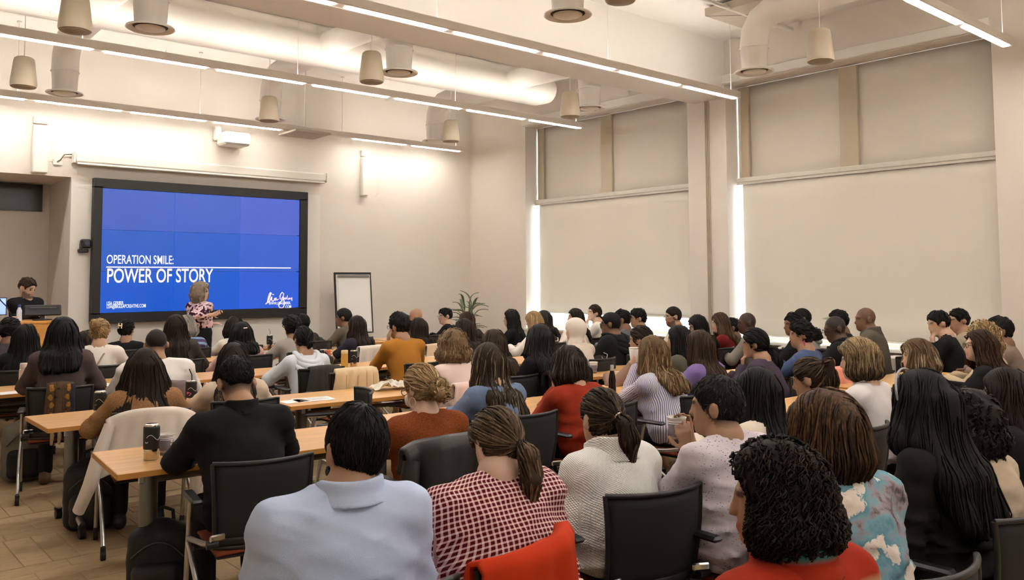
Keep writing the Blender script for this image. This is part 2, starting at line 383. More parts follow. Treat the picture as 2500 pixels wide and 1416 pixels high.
# square ceiling panels
m_pan = mat('ceiling_panel', srgb(184, 172, 154), .8, vary=.03)
t = tag(empty('ceiling_panel', (9.09, 5.79, 4.96)), 'grey square ceiling panel with crossing seams above the near window', 'ceiling panel')
MB().box((0, 0, .05), (.88, .92, .1), bev=.006).build('panel', m_pan, t)
MB().box((0, 0, -.002), (1.24, .008, .006), rotz(.81)).box((0, 0, -.002), (1.24, .008, .006), rotz(-.81)).build('crossing_seams', mat('seam_grey', srgb(150, 138, 120), .8), t)
t = tag(empty('ceiling_panel', (6.35, 12.45, 4.02)), 'flat grey square panel between segments of the light by the screen wall', 'ceiling panel')
MB().box((0, 0, .02), (.62, .62, .035), bev=.004).build('panel', m_pan, t); MB().tube([(0, 0, .03), (0, 0, HC-4.02)], .012, 8).build('pole', m_trim, t)
# ------------------------------------------------------------------ front wall fittings
ps = tag(empty('projection_screen', (5.01, D-.09, 3.40)), 'rolled-up white projection screen case above the video wall', 'projection screen')
MB().box((0, 0, .01), (3.92, .13, .14), bev=.02).build('case', m_white_plastic, ps)
MB().box((0, -.05, -.075), (3.86, .03, .03), bev=.008).build('pull_bar', m_trim, ps)
for s_ in (-1, 1): MB().box((s_*1.965, 0, .01), (.02, .15, .16), bev=.006).build('end_cap', m_trim, ps)
o = tag(empty('wall_outlet', (2.86, D, 3.34)), 'small white outlet plate with a cord left of the projection screen case', 'outlet')
MB().box((0, -.01, 0), (.12, .02, .09), bev=.004).build('plate', m_white_plastic, o)
MB().tube([(-.01, -.025, 0), (.03, -.03, .03), (.08, -.03, .11), (.16, -.03, .12), (.22, -.05, .11)], .007, 6).build('cord', mat('cord_brown', (.12, .08, .05), .6), o)
for x, z0, z1, lab in ((2.63, 3.16, 3.82, 'white vertical column speaker on the wall left of the projection screen'), (7.76, 3.16, 3.84, 'white vertical column speaker on the wall right of the projection screen')):
    o = tag(empty('column_speaker', (x, D, z0)), lab, 'speaker', 'column speakers'); w_ = .19 if x < 5 else .11
    MB().box((0, -.05, (z1-z0)/2), (w_, .1, z1-z0), bev=.012).build('body', m_white_plastic, o); MB().box((0, -.03, z1-z0+.08), (w_*.95, .06, .10), bev=.008).build('bracket', m_trim, o)
o = tag(empty('wall_projector', (5.22, D, 3.88)), 'small white box projector mounted high on the wall above the video wall', 'projector')
MB().box((.08, -.22, 0), (.42, .34, .2), rotz(0), bev=.03).build('body', m_white_plastic, o); MB().box((-.12, -.06, .1), (.1, .12, .22), bev=.02).build('bracket', m_trim, o)
o = tag(empty('wall_camera', (3.2, D-.02, 2.10)), 'small black conference camera on the wall left of the video wall', 'camera')
MB().box((0, -.05, 0), (.12, .12, .05), bev=.01).build('base', m_black, o); MB().box((.03, -.06, .10), (.13, .1, .13), bev=.02).box((-.03, -.06, .055), (.02, .08, .08)).build('head', m_black, o)
MB().tube([(.03, -.11, .10), (.03, -.13, .10)], .032, 14).build('lens', mat('camera_lens', (.05, .06, .09), .1), o)

# ------------------------------------------------------------------ video wall with the slide
vw = tag(empty('video_wall', (4.96, D-.03, 1.2)), 'large video wall of nine screens showing a blue title slide', 'video wall')
VX, VZ = 4.96, 1.2
def fr(x0, x1, z0, z1, y=-.05, dy=.1): return MB().box(((x0+x1)/2-VX, y, (z0+z1)/2-VZ), (x1-x0, dy, z1-z0))
bz = MB()
for a in ((3.31, 6.63, 1.07, 1.215), (3.31, 6.63, 3.005, 3.14), (3.31, 3.425, 1.2, 3.02), (6.495, 6.63, 1.2, 3.02)):
    bz.box(((a[0]+a[1])/2-VX, -.05, (a[2]+a[3])/2-VZ), (a[1]-a[0], .12, a[3]-a[2]))
bz.build('black_surround', mat('screen_surround', (.010, .009, .007), .5, vary=.2), vw)
pw, ph = 3.07/3, 1.79/3
bl_top, bl_mid, bl_low = srgb(62, 96, 196), srgb(34, 92, 198), srgb(6, 88, 206)
for r_ in range(3):
    for c_ in range(3):
        base = (bl_low, bl_mid, bl_top)[r_]; f = (1.0, 1.04, 1.12)[c_]; col = (base[0]*f+(.02 if c_ == 2 else 0), base[1]*f, base[2]*f)
        t = NT('slide_blue'); v = t.coord('Object'); n = t.noise(v, 2.2, 2)
        t.base((0, 0, 0)); t.set(Roughness=.35); t.link(t.mix(n, mul(col, .88), mul(col, 1.1)), t.bsdf.inputs['Emission Color']); t.bsdf.inputs['Emission Strength'].default_value = .56
        MB().box((3.425+pw*(c_+.5)-VX, -.055, 1.215+ph*(r_+.5)-VZ), (pw-.010, .05, ph-.010)).build('display_panel', t.m, vw)
m_tw = emit('slide_white', srgb(224, 228, 240), .56); m_tp = emit('slide_peach', srgb(250, 220, 208), .58); m_tk = emit('slide_pink', srgb(216, 180, 224), .52)
def slide_text(txt, x0, x1, yb, cap_px, m, bold):
    """lettering flat on the slide: left/right pixel, baseline pixel row and cap height in pixels"""
    a, b = atY(x0, yb, D-.085), atY(x1, yb+(x1-x0)*.0035, D-.085); me = text_mesh(txt, 1.0, bold, .001)
    n = len(me.vertices); co = np.empty(n*3); me.vertices.foreach_get('co', co); co = co.reshape(-1, 3)
    w_ = co[:, 0].max()-co[:, 0].min(); capw = cap_px*13/F/0.757*1.02
    sx = (b[0]-a[0])/w_; co[:, 0] = (co[:, 0]-co[:, 0].min())*sx; co[:, 1] = co[:, 1]*capw/.73; co[:, 2] = co[:, 2]*1.0
    me.vertices.foreach_set('co', co.ravel()); me.materials.clear(); me.materials.append(m)
    o = bpy.data.objects.new('lettering', me); COL.objects.link(o); o.parent = vw; o.rotation_euler = (pi/2, 0, 0); o.location = (a[0]-VX, -.0825, a[2]-VZ); return o
slide_text('OPERATION SMILE:', 259, 422, 643.5, 15.5, m_tw, .004)
slide_text('POWER OF STORY', 260, 518, 690, 25, m_tp, .008)
slide_text('LISA GERBER', 259, 300, 744.5, 6.2, m_tw, .004)
slide_text('LISA@BIGLEAPCREATIVE.COM', 259, 354, 752.5, 6.2, m_tw, .004)
slide_text('WWW.LISAGERBER.', 654, 708, 744, 5.5, m_tw, .006)
slide_text('COM', 695, 709, 752, 5.5, m_tw, .006)
a, b = atY(258, 650, D-.085), atY(708, 656, D-.085); MB().box(((a[0]+b[0])/2-VX, -.083, (a[2]+b[2])/2-VZ), (b[0]-a[0], .003, .016)).build('slide_rule', m_tw, vw)
sig1 = [(130, 860), (200, 800), (290, 640), (370, 420), (420, 300), (380, 280), (320, 360), (260, 560), (225, 720), (260, 770), (330, 730), (420, 520), (440, 490), (430, 640), (470, 720), (530, 700), (590, 560), (560, 640), (600, 690), (660, 540), (610, 560), (640, 640), (700, 650), (770, 610)]
sig2 = [(1010, 420), (1020, 340), (960, 280), (890, 340), (840, 480), (850, 600), (900, 640), (960, 540), (1010, 430), (1000, 560), (1040, 680), (1060, 860), (1010, 1010), (920, 1060), (820, 1020), (770, 920), (820, 800), (900, 720), (980, 640), (1060, 540), (1040, 600), (1090, 620), (1130, 520), (1130, 620), (1180, 600), (1210, 430), (1190, 600), (1250, 640), (1290, 560), (1330, 540), (1310, 620), (1370, 600), (1420, 520), (1430, 690)]
sg = MB()
for pl in (sig1, sig2, [(460, 375), (540, 390)]):
    pts = [atY(640+x/20.2, 700+y/20.2, D-.085) for x, y in pl]; sg.tube([(p[0]-VX, -.083, p[2]-VZ) for p in pts], .009, 5)
sg.build('signature', m_tk, vw)

# ------------------------------------------------------------------ wood
def wood(name, col, sx=1.2, sy=14):
    t = NT(name); v = t.coord('Object', (sx, sy, sy)); n = t.noise(v, 2.0, 5, .6)
    t.base(t.ramp(n, [(.3, mul(col, .86)), (.55, col), (.75, mul(col, 1.1))])); t.set(Roughness=.32); t.bsdf.inputs['Specular IOR Level'].default_value = .45; return t.m
m_top = wood('table_laminate', srgb(220, 170, 110)); m_edge = mat('table_edge_band', srgb(200, 140, 66), .5, vary=.05); m_lect = wood('lectern_veneer', srgb(216, 158, 84), 14, 1.2)
m_col = mat('table_column_metal', (.20, .195, .185), .38, .85, vary=.06, vscale=30); m_cast = mat('caster_black', (.010, .010, .010), .55)

# ------------------------------------------------------------------ lectern and its things
lc = tag(empty('lectern', (2.37, 12.05, 0)), 'blond wood lectern at the front left of the room', 'lectern')
MB().box((0, 0, .60), (.56, .5, 1.10), bev=.006).build('cabinet', m_lect, lc); MB().box((0, -.252, .9), (.5, .008, .52), bev=.003).build('front_panel', m_lect, lc)
MB().box((0, -.252, .34), (.5, .008, .5), bev=.003).build('front_panel', m_lect, lc); MB().box((0, 0, 1.165), (.6, .54, .035), bev=.006).build('top', m_lect, lc)
MB().box((0, 0, .03), (.5, .44, .06)).build('plinth', m_black, lc)
mo = tag(empty('monitor', (2.50, 11.92, 1.183)), 'black low monitor seen from behind on the lectern', 'monitor')
MB().box((0, 0, .008), (.2, .15, .016), bev=.004).build('base', m_black, mo); MB().box((0, 0, .06), (.05, .03, .10)).build('stand', m_black, mo)
MB().box((0, -.01, .125), (.42, .035, .14), Matrix.Rotation(-.25, 3, 'X'), bev=.012).build('screen_back', m_black, mo)
MB().box((0, -.045, .16), (.3, .004, .012)).build('vent_slot', mat('vent_grey', (.12, .11, .1), .5), mo)
wb = tag(empty('water_bottle', (2.24, 11.9, 1.183)), 'clear water bottle with a blue cap on the lectern', 'bottle')
MB().lathe([(.03, 0), (.032, .02), (.03, .09), (.031, .13), (.014, .17)], 14).build('body', mat('clear_plastic', (.75, .8, .85), .15, vary=0), wb); MB().lathe([(.016, .17), (.016, .2), (.012, .205)], 12).build('cap', mat('cap_blue', (.02, .06, .35), .4), wb)
mi = tag(empty('microphone', (2.18, 12.0, 1.183)), 'thin black gooseneck microphone on the lectern', 'microphone')
MB().tube([(0, 0, 0), (-.01, 0, .08), (-.06, 0, .18), (-.13, 0, .26)], .007, 8).build('gooseneck', m_black, mi); MB().tube([(-.13, 0, .26), (-.15, 0, .28)], [.012, .010], 8).build('capsule', m_black, mi); MB().lathe([(.035, 0), (.03, .012)], 14).build('base', m_black, mi)
lp = tag(empty('tablet_screen', tuple(atY(-2, 748, 12.1))), 'glowing blue screen at the left edge of the picture beside the lectern', 'screen')
MB().box((0, 0, 0), (.16, .02, .22), bev=.004).build('body', m_black, lp); MB().box((0, -.012, 0), (.14, .004, .2)).build('display', emit('tablet_blue', (.02, .18, .85), 1.0), lp)
MB().tube([(0, 0, -.1), (0, .02, -.3), (0, .02, -1.0)], .012, 8).lathe([(.15, -1.26), (.14, -1.24), (.02, -1.2)], 16).tube([(0, .02, -.9), (0, .0, -1.24)], .015, 8).build('stand', m_black, lp)

# ------------------------------------------------------------------ flip chart and plant
fc = tag(empty('flip_chart', (7.28, 12.45, 0)), 'white flip chart easel with black frame by the screen wall', 'flip chart')
til = Matrix.Rotation(-.10, 3, 'X')
FX = .34
def ft(x, y, z): return Vector((0, 0, 1.28))+til@Vector((x, y, z))
MB().box(ft(0, 0, 0), (.66, .02, .98), til, bev=.006).build('board', m_trim, fc)
MB().box(ft(0, -.016, -.02), (.58, .012, .84), til).build('paper_pad', mat('pad_paper', srgb(242, 240, 236), .8, vary=.01), fc)
for c, d in (((-FX, 0, 0), (.025, .035, 1.0)), ((FX, 0, 0), (.02, .03, 1.0)), ((0, 0, .5), (.7, .04, .035)), ((0, 0, -.5), (.7, .04, .02))): MB().box(ft(*c), d, til, bev=.004).build('frame_bar', m_black, fc)
MB().box(ft(0, -.03, .45), (.6, .02, .04), til, bev=.004).build('clamp', mat('clamp_grey', (.2, .19, .17), .4), fc)
for x in (-.3, .3): MB().tube([(x*.2, .04, .80), (x, -.12, .0)], .012, 8).build('leg', m_black, fc)
MB().tube([(0, .02, 1.2), (0, .5, .0)], .012, 8).build('leg', m_black, fc); MB().tube([(0, 0, .85), (0, -.02, .72)], .02, 8).build('pole', m_black, fc)
pl = tag(empty('potted_plant', (9.35, 12.1, 0)), 'leafy green potted plant in the far corner of the room', 'plant')
MB().lathe([(.13, 0), (.17, .3), (.18, .34), (.165, .34), (.15, .3)], 20).build('pot', mat('pot_white', srgb(205, 198, 186), .5), pl)
MB().lathe([(.15, .29), (.14, .31), (.01, .315)], 16).build('soil', mat('soil', (.04, .025, .015), .95), pl)
m_leaf = mat('plant_leaf', srgb(96, 112, 82), .5, vary=.2)
lf = MB().grid(lambda u, v: ((v-.5)*.05*math.sin(pi*min(.97, u+.06)), .36*u, .10*math.sin(pi*u*.8)-.05*u*u+abs(v-.5)*.02), 6, 2, thick=.0015).mesh('leaf'); lf.materials.append(m_leaf)
r = random.Random(5)
for k in range(7):
    a = r.uniform(0, 2*pi); top = (.16*math.cos(a), .16*math.sin(a), r.uniform(.95, 1.22)); st = MB().tube([(0, 0, .3), (top[0]*.4, top[1]*.4, .7), top], [.010, .008, .004], 6).build('stem', m_leaf, pl)
    for j in range(6):
        q = j/5; o = bpy.data.objects.new('leaf', lf); COL.objects.link(o); o.parent = pl; o.location = (top[0]*(.35+.65*q), top[1]*(.35+.65*q), .62+(top[2]-.62)*q); o.rotation_euler = (r.uniform(.2, .9), r.uniform(-.3, .3), r.uniform(0, 2*pi))

# ------------------------------------------------------------------ tables
def make_table(L):
    t = empty('training_table'); dp = .67
    tt = MB().box((L/2, dp/2, .7235), (L-.004, dp-.004, .024), bev=.002).build('table_top', m_top, t)
    e = MB(); e.box((L/2, .001, .7215), (L, .006, .027)).box((L/2, dp-.001, .7215), (L, .006, .027)).box((.001, dp/2, .7215), (.006, dp, .027)).box((L-.001, dp/2, .7215), (.006, dp, .027)); e.build('edge_band', m_edge, tt)
    for sx in (0, 1):
        x = .22 if sx == 0 else L-.22
        MB().lathe([(.046, .12), (.046, .70)], 18, (x, .33, 0)).build('leg', m_col, t)
        MB().box((x, .33, .70), (.10, .46, .02), bev=.004).build('top_bracket', m_col, t)
        for sy, y1 in ((-1, .02), (1, .64)): 
            ft_ = MB().tube([(x, .33, .17), (x, .33+(y1-.33)*.55, .13), (x, y1, .085)], [.03, .026, .02], 10).build('foot', m_steel, t)
            c = MB().tube([(x-.018, y1, .035), (x+.018, y1, .035)], .035, 14).box((x, y1, .072), (.05, .05, .03), bev=.01); c.build('caster', m_cast, ft_)
        MB().box((x-.10 if sx == 0 else x+.10, .05, .69), (.03, .012, .05), bev=.005).build('ganging_clip', m_steel, t)
    MB().tube([(.22, .33, .62), (L-.22, .33, .62)], .018, 8).build('crossbar', m_col, t)
    return t
TABLES = [(1.27, 4.40, 1.8, -5, 'wood table with the black tumbler and paper cup at its left end'), (3.08, 4.42, 1.75, -3, 'wood table in front of the person in the denim jacket'),
          (4.87, 4.50, 1.8, -2, 'wood table under the glass cola bottle'), (6.72, 4.46, 1.8, -2, 'wood table in front of the person in the blue fleece with clasped hands'),
          (1.32, 6.05, 1.56, 0, 'wood table holding the notebook and the tumbler with a straw'), (2.9, 5.86, 1.8, -4, 'wood table with a crumpled paper bag and a printed sheet'),
          (4.74, 5.72, 1.1, -2, 'wood table in front of the person with curly blond hair'), (5.88, 5.62, 1.8, -3, 'wood table holding the lone paper cup and the black patterned bag'),
          (.62, 8.10, 1.85, 0, 'wood table holding the white water bottle, at the left edge'), (2.52, 8.02, 1.75, -3, 'wood table in front of the person in the pale blue hoodie'),
          (4.33, 7.74, 1.8, 2, 'wood table with the yellow bottle and a black tumbler'), (6.2, 7.05, 1.8, 0, 'wood table in front of the person in the black hooded coat'),
          (1.0, 9.72, 1.8, 0, 'wood table in the second row behind the lectern side'), (2.85, 9.72, 1.75, 0, 'wood table in front of the person in the pink hoodie'),
          (4.65, 9.72, 1.8, 0, 'wood table in front of the person with the navy ruffled blouse'), (6.5, 9.6, 1.8, 0, 'wood table in the second row toward the far window'),
          (1.55, 11.02, 1.75, 0, 'wood table in the first row nearest the lectern'), (3.35, 11.02, 1.8, 0, 'wood table in the first row below the presenter'),
          (5.2, 10.92, 1.8, 0, 'wood table in the first row holding a tumbler with a bent straw'), (7.05, 11.0, 1.8, 0, 'wood table in the first row nearest the plant'),
          (5.0, 2.95, 1.8, 0, 'wood table in front of the person with pearl earrings'), (6.9, 3.15, 1.8, 0, 'wood table in front of the person with long auburn hair')]
protos = {}
for x, y, L, ang, lab in TABLES:
    if L not in protos: t = protos[L] = make_table(L)
    else: t = copy_tree(protos[L])
    t.location = (x, y, 0); t.rotation_euler = (0, 0, math.radians(ang)); tag(t, lab, 'table', 'training tables')

# ------------------------------------------------------------------ chairs
m_seat = mat('seat_fabric', srgb(140, 66, 40), .9, bump=.4, bscale=300); m_arm = mat('arm_pad', (.012, .012, .012), .4); m_frame_b = mat('chair_frame_black', (.012, .0115, .011), .42)
def mesh_back_mat():
    t = NT('chair_back_mesh'); v = t.coord('Object'); w = t.new('ShaderNodeTexWave'); w.inputs['Scale'].default_value = 85; w.bands_direction = 'Z'; t.link(v, w.inputs[0])
    t.base(t.mix(w.outputs[1], (.006, .006, .006), (.016, .0155, .015))); t.set(Roughness=.75); return t.m
m_mesh = mesh_back_mat(); m_chrome = mat('chrome_lever', (.80, .79, .77), .12, 1.0, vary=.02)
def back_pt(u, v, off=0.0):
    """chair back surface: u across -1..1, v up 0..1"""
    w_ = .205+.022*v; z = .47+.385*v; y = -.205-.075*v+.075*u*u*(.6+.4*v)-.02*math.sin(pi*v)
    return (u*w_, y-off, z)
def make_chair():
    t = empty('mesh_back_chair')
    MB().grid(lambda u, v: back_pt(2*u-1, .08+.9*v), 12, 8, thick=.006).build('back_mesh', m_mesh, t)
    rim = [back_pt(-1+2*i/14, 1) for i in range(15)]+[back_pt(1, 1-i/8) for i in range(1, 9)]+[back_pt(1-2*i/14, 0) for i in range(1, 15)]+[back_pt(-1, i/8) for i in range(1, 9)]
    MB().tube(rim, .0105, 8).build('back_frame', m_frame_b, t)
    MB().grid(lambda u, v: back_pt(2*u-1, .12*v, .004), 12, 2, thick=.018).build('lumbar_bar', m_frame_b, t)
    MB().grid(lambda u, v: (.215*(2*u-1)*(1-.05*abs(2*v-1)), -.20+.44*v, .452+.03*math.sin(pi*u)**.4*math.sin(pi*min(.999, max(.001, v)))**.4-.02*max(0, v-.75)*4*max(0, v-.75)), 12, 12, thick=.012).build('seat', m_seat, t)
    MB().box((0, .01, .432), (.40, .40, .016), bev=.006).build('seat_pan', m_frame_b, t)
    for s in (-1, 1):
        x = s*.265
        fl_ = MB().tube([(x, .20, .08), (x, .14, .40), (x, .10, .60), (x, .085, .645)], .0125, 10).build('front_leg', m_steel, t)
        rl_ = MB().tube([(x, .13, .43), (x, -.10, .30), (x, -.27, .08)], .0125, 10).build('rear_leg', m_steel, t)
        MB().box((x, .04, .662), (.055, .25, .022), bev=.01).build('arm_pad', m_arm, t)
        for y, lg in ((.20, fl_), (-.27, rl_)): MB().tube([(x-.014, y, .03), (x+.014, y, .03)], .03, 12).box((x, y, .062), (.03, .035, .04), bev=.008).build('caster', m_cast, lg)
        tb_ = MB().tube([(x, .12, .455), (s*.24, -.10, .48), (s*.225, -.19, .50)], .014, 8).build('tilt_bracket', m_steel, t)
        MB().box((s*.205, -.228, .535), (.075, .014, .03), rotz(-s*.25), bev=.006).build('lever', m_chrome, tb_)
        MB().tube([(s*.25, -.215, .505), (s*.20, -.215, .505)], .02, 12).build('pivot_knob', m_black, tb_)
    MB().tube([(-.265, .0, .44), (.265, .0, .44)], .012, 8).build('crossbar', m_frame_b, t)
    return t
chair0 = make_chair(); chair0_used = [False]
def place_chair(x, y, rz, label, group='mesh back chairs'):
    t = copy_tree(chair0) if chair0_used[0] else chair0; chair0_used[0] = True
    t.location = (x, y, 0); t.rotation_euler = (0, 0, rz); return tag(t, label, 'chair', group)

# ------------------------------------------------------------------ smooth implicit modelling (for bodies, clothes, hair)
f32 = np.float32
def A3(*v): return np.array(v, dtype=f32)
def smin(a, b, k):
    h = np.clip(.5+.5*(b-a)/k, 0, 1); return b+(a-b)*h-k*h*(1-h)
def smax(a, b, k): return -smin(-a, -b, k)
def cone(P, a, b, ra, rb):
    a = np.asarray(a, f32); b = np.asarray(b, f32); ba = b-a; t = np.clip((P-a)@ba/max(float(ba@ba), 1e-9), 0, 1)
    q = P-a-t[:, None]*ba; return np.sqrt(np.einsum('ij,ij->i', q, q))-(ra+t*(rb-ra))
def ell(P, c, r):
    r = np.asarray(r, f32); q = (P-np.asarray(c, f32))/r; k0 = np.sqrt(np.einsum('ij,ij->i', q, q))+1e-6; q2 = q/r
    return k0*(k0-1)/(np.sqrt(np.einsum('ij,ij->i', q2, q2))+1e-6)
def axis(lo, hi, step, fine=()):
    pts = list(np.arange(lo, hi+step, step))
    for a, b, s in fine:
        pts = [p for p in pts if p < a-s*.5 or p > b+s*.5]+list(np.arange(a, b+s*.5, s))
    pts = sorted(pts); out = [pts[0]]
    for p in pts[1:]:
        if p-out[-1] > 1e-3: out.append(p)
    return np.array(out, f32)
EDG = [((0,0,0),(1,0,0)),((0,1,0),(1,1,0)),((0,0,1),(1,0,1)),((0,1,1),(1,1,1)),((0,0,0),(0,1,0)),((1,0,0),(1,1,0)),((0,0,1),(0,1,1)),((1,0,1),(1,1,1)),((0,0,0),(0,0,1)),((1,0,0),(1,0,1)),((0,1,0),(0,1,1)),((1,1,0),(1,1,1))]
def nets(fn, xs, ys, zs):
    """surface of fn<0 on a rectilinear grid -> vertices, quads"""
    nx, ny, nz = len(xs), len(ys), len(zs)
    G = np.empty((nx, ny, nz, 3), f32); G[..., 0] = xs[:, None, None]; G[..., 1] = ys[None, :, None]; G[..., 2] = zs[None, None, :]
    V = fn(G.reshape(-1, 3)).reshape(nx, ny, nz).astype(f32)
    V[0] = np.maximum(V[0], 1e-3); V[-1] = np.maximum(V[-1], 1e-3); V[:, 0] = np.maximum(V[:, 0], 1e-3); V[:, -1] = np.maximum(V[:, -1], 1e-3); V[:, :, 0] = np.maximum(V[:, :, 0], 1e-3); V[:, :, -1] = np.maximum(V[:, :, -1], 1e-3)
    ins = V < 0; c = np.zeros((nx-1, ny-1, nz-1), np.int8)
    for i in (0, 1):
        for j in (0, 1):
            for k in (0, 1): c += ins[i:nx-1+i, j:ny-1+j, k:nz-1+k]
    act = (c > 0) & (c < 8); I, J, K = np.nonzero(act); n = len(I)
    idx = np.full(act.shape, -1, np.int64); idx[act] = np.arange(n)
    pos = np.zeros((n, 3), np.float64); w = np.zeros(n)
    for a, b in EDG:
        va = V[I+a[0], J+a[1], K+a[2]]; vb = V[I+b[0], J+b[1], K+b[2]]; m = (va < 0) != (vb < 0)
        t = np.where(m, va/np.where(m, va-vb, 1), 0)
        pa = np.stack([xs[I+a[0]], ys[J+a[1]], zs[K+a[2]]], 1); pb = np.stack([xs[I+b[0]], ys[J+b[1]], zs[K+b[2]]], 1)
        pos[m] += (pa+t[:, None]*(pb-pa))[m]; w += m
    pos /= w[:, None]; Q = []
    s = ins[:-1, 1:-1, 1:-1] != ins[1:, 1:-1, 1:-1]; i, j, k = np.nonzero(s); j += 1; k += 1
    q = np.stack([idx[i, j-1, k-1], idx[i, j, k-1], idx[i, j, k], idx[i, j-1, k]], 1); fl = ~ins[i, j, k]; q[fl] = q[fl][:, ::-1]; Q.append(q)
    s = ins[1:-1, :-1, 1:-1] != ins[1:-1, 1:, 1:-1]; i, j, k = np.nonzero(s); i += 1; k += 1
    q = np.stack([idx[i-1, j, k-1], idx[i-1, j, k], idx[i, j, k], idx[i, j, k-1]], 1); fl = ~ins[i, j, k]; q[fl] = q[fl][:, ::-1]; Q.append(q)
    s = ins[1:-1, 1:-1, :-1] != ins[1:-1, 1:-1, 1:]; i, j, k = np.nonzero(s); i += 1; j += 1
    q = np.stack([idx[i-1, j-1, k], idx[i, j-1, k], idx[i, j, k], idx[i-1, j, k]], 1); fl = ~ins[i, j, k]; q[fl] = q[fl][:, ::-1]; Q.append(q)
    return pos, np.concatenate(Q)
TRIS = [0]
def quads_obj(name, v, q, m, parent, attrs=None):
    me = bpy.data.meshes.new(name); n, f = len(v), len(q); TRIS[0] += 2*f
    me.vertices.add(n); me.vertices.foreach_set('co', np.asarray(v, f32).ravel()); me.loops.add(4*f); me.loops.foreach_set('vertex_index', np.asarray(q, np.int32).ravel())
    me.polygons.add(f); me.polygons.foreach_set('loop_start', np.arange(0, 4*f, 4, dtype=np.int32)); me.polygons.foreach_set('use_smooth', np.ones(f, bool))
    for k, val in (attrs or {}).items():
        val = np.asarray(val, f32)
        if val.ndim == 1: me.attributes.new(k, 'FLOAT', 'POINT').data.foreach_set('value', val)
        else: me.attributes.new(k, 'FLOAT_VECTOR', 'POINT').data.foreach_set('vector', val.ravel())
    me.update(calc_edges=True); me.validate()
    me.materials.append(m); o = bpy.data.objects.new(name, me); COL.objects.link(o); o.parent = parent; return o
def nrm(v): v = np.asarray(v, float); return v/(np.linalg.norm(v)+1e-9)
def rot_head(yaw, pitch, roll=0.0):
    return np.array(Matrix.Rotation(yaw, 3, 'Z')@Matrix.Rotation(-pitch, 3, 'X')@Matrix.Rotation(roll, 3, 'Y'), f32)

# ------------------------------------------------------------------ materials of people
def skin_mat():
    t = NT('skin'); a = t.attr('skin_col'); v = t.coord('Object'); t.link(t.mix(t.math('MULTIPLY', t.noise(v, 60, 2), .25), a.outputs['Vector'], a.outputs['Vector']), t.bsdf.inputs['Base Color'])
    t.set(Roughness=.5); t.bsdf.inputs['Specular IOR Level'].default_value = .35; t.bump(t.noise(v, 300, 2), .08, .002); return t.m
M_SKIN = skin_mat()
def hair_mat(name, c1, c2):
    if name in MATS: return MATS[name]
    t = NT(name); a = t.attr('tint'); v = t.coord('Object', (120, 120, 18)); n = t.noise(v, 1.0, 3)
    fac = t.math('ADD', t.math('MULTIPLY', a.outputs['Fac'], .7), t.math('MULTIPLY', t.math('SUBTRACT', n, .5), .7))
    t.base(t.ramp(fac, [(.1, mul(c1, .7)), (.4, c1), (.85, c2)])); t.set(Roughness=.6); t.bsdf.inputs['Specular IOR Level'].default_value = .18
    t.bump(n, .35, .004); MATS[name] = t.m; return t.m
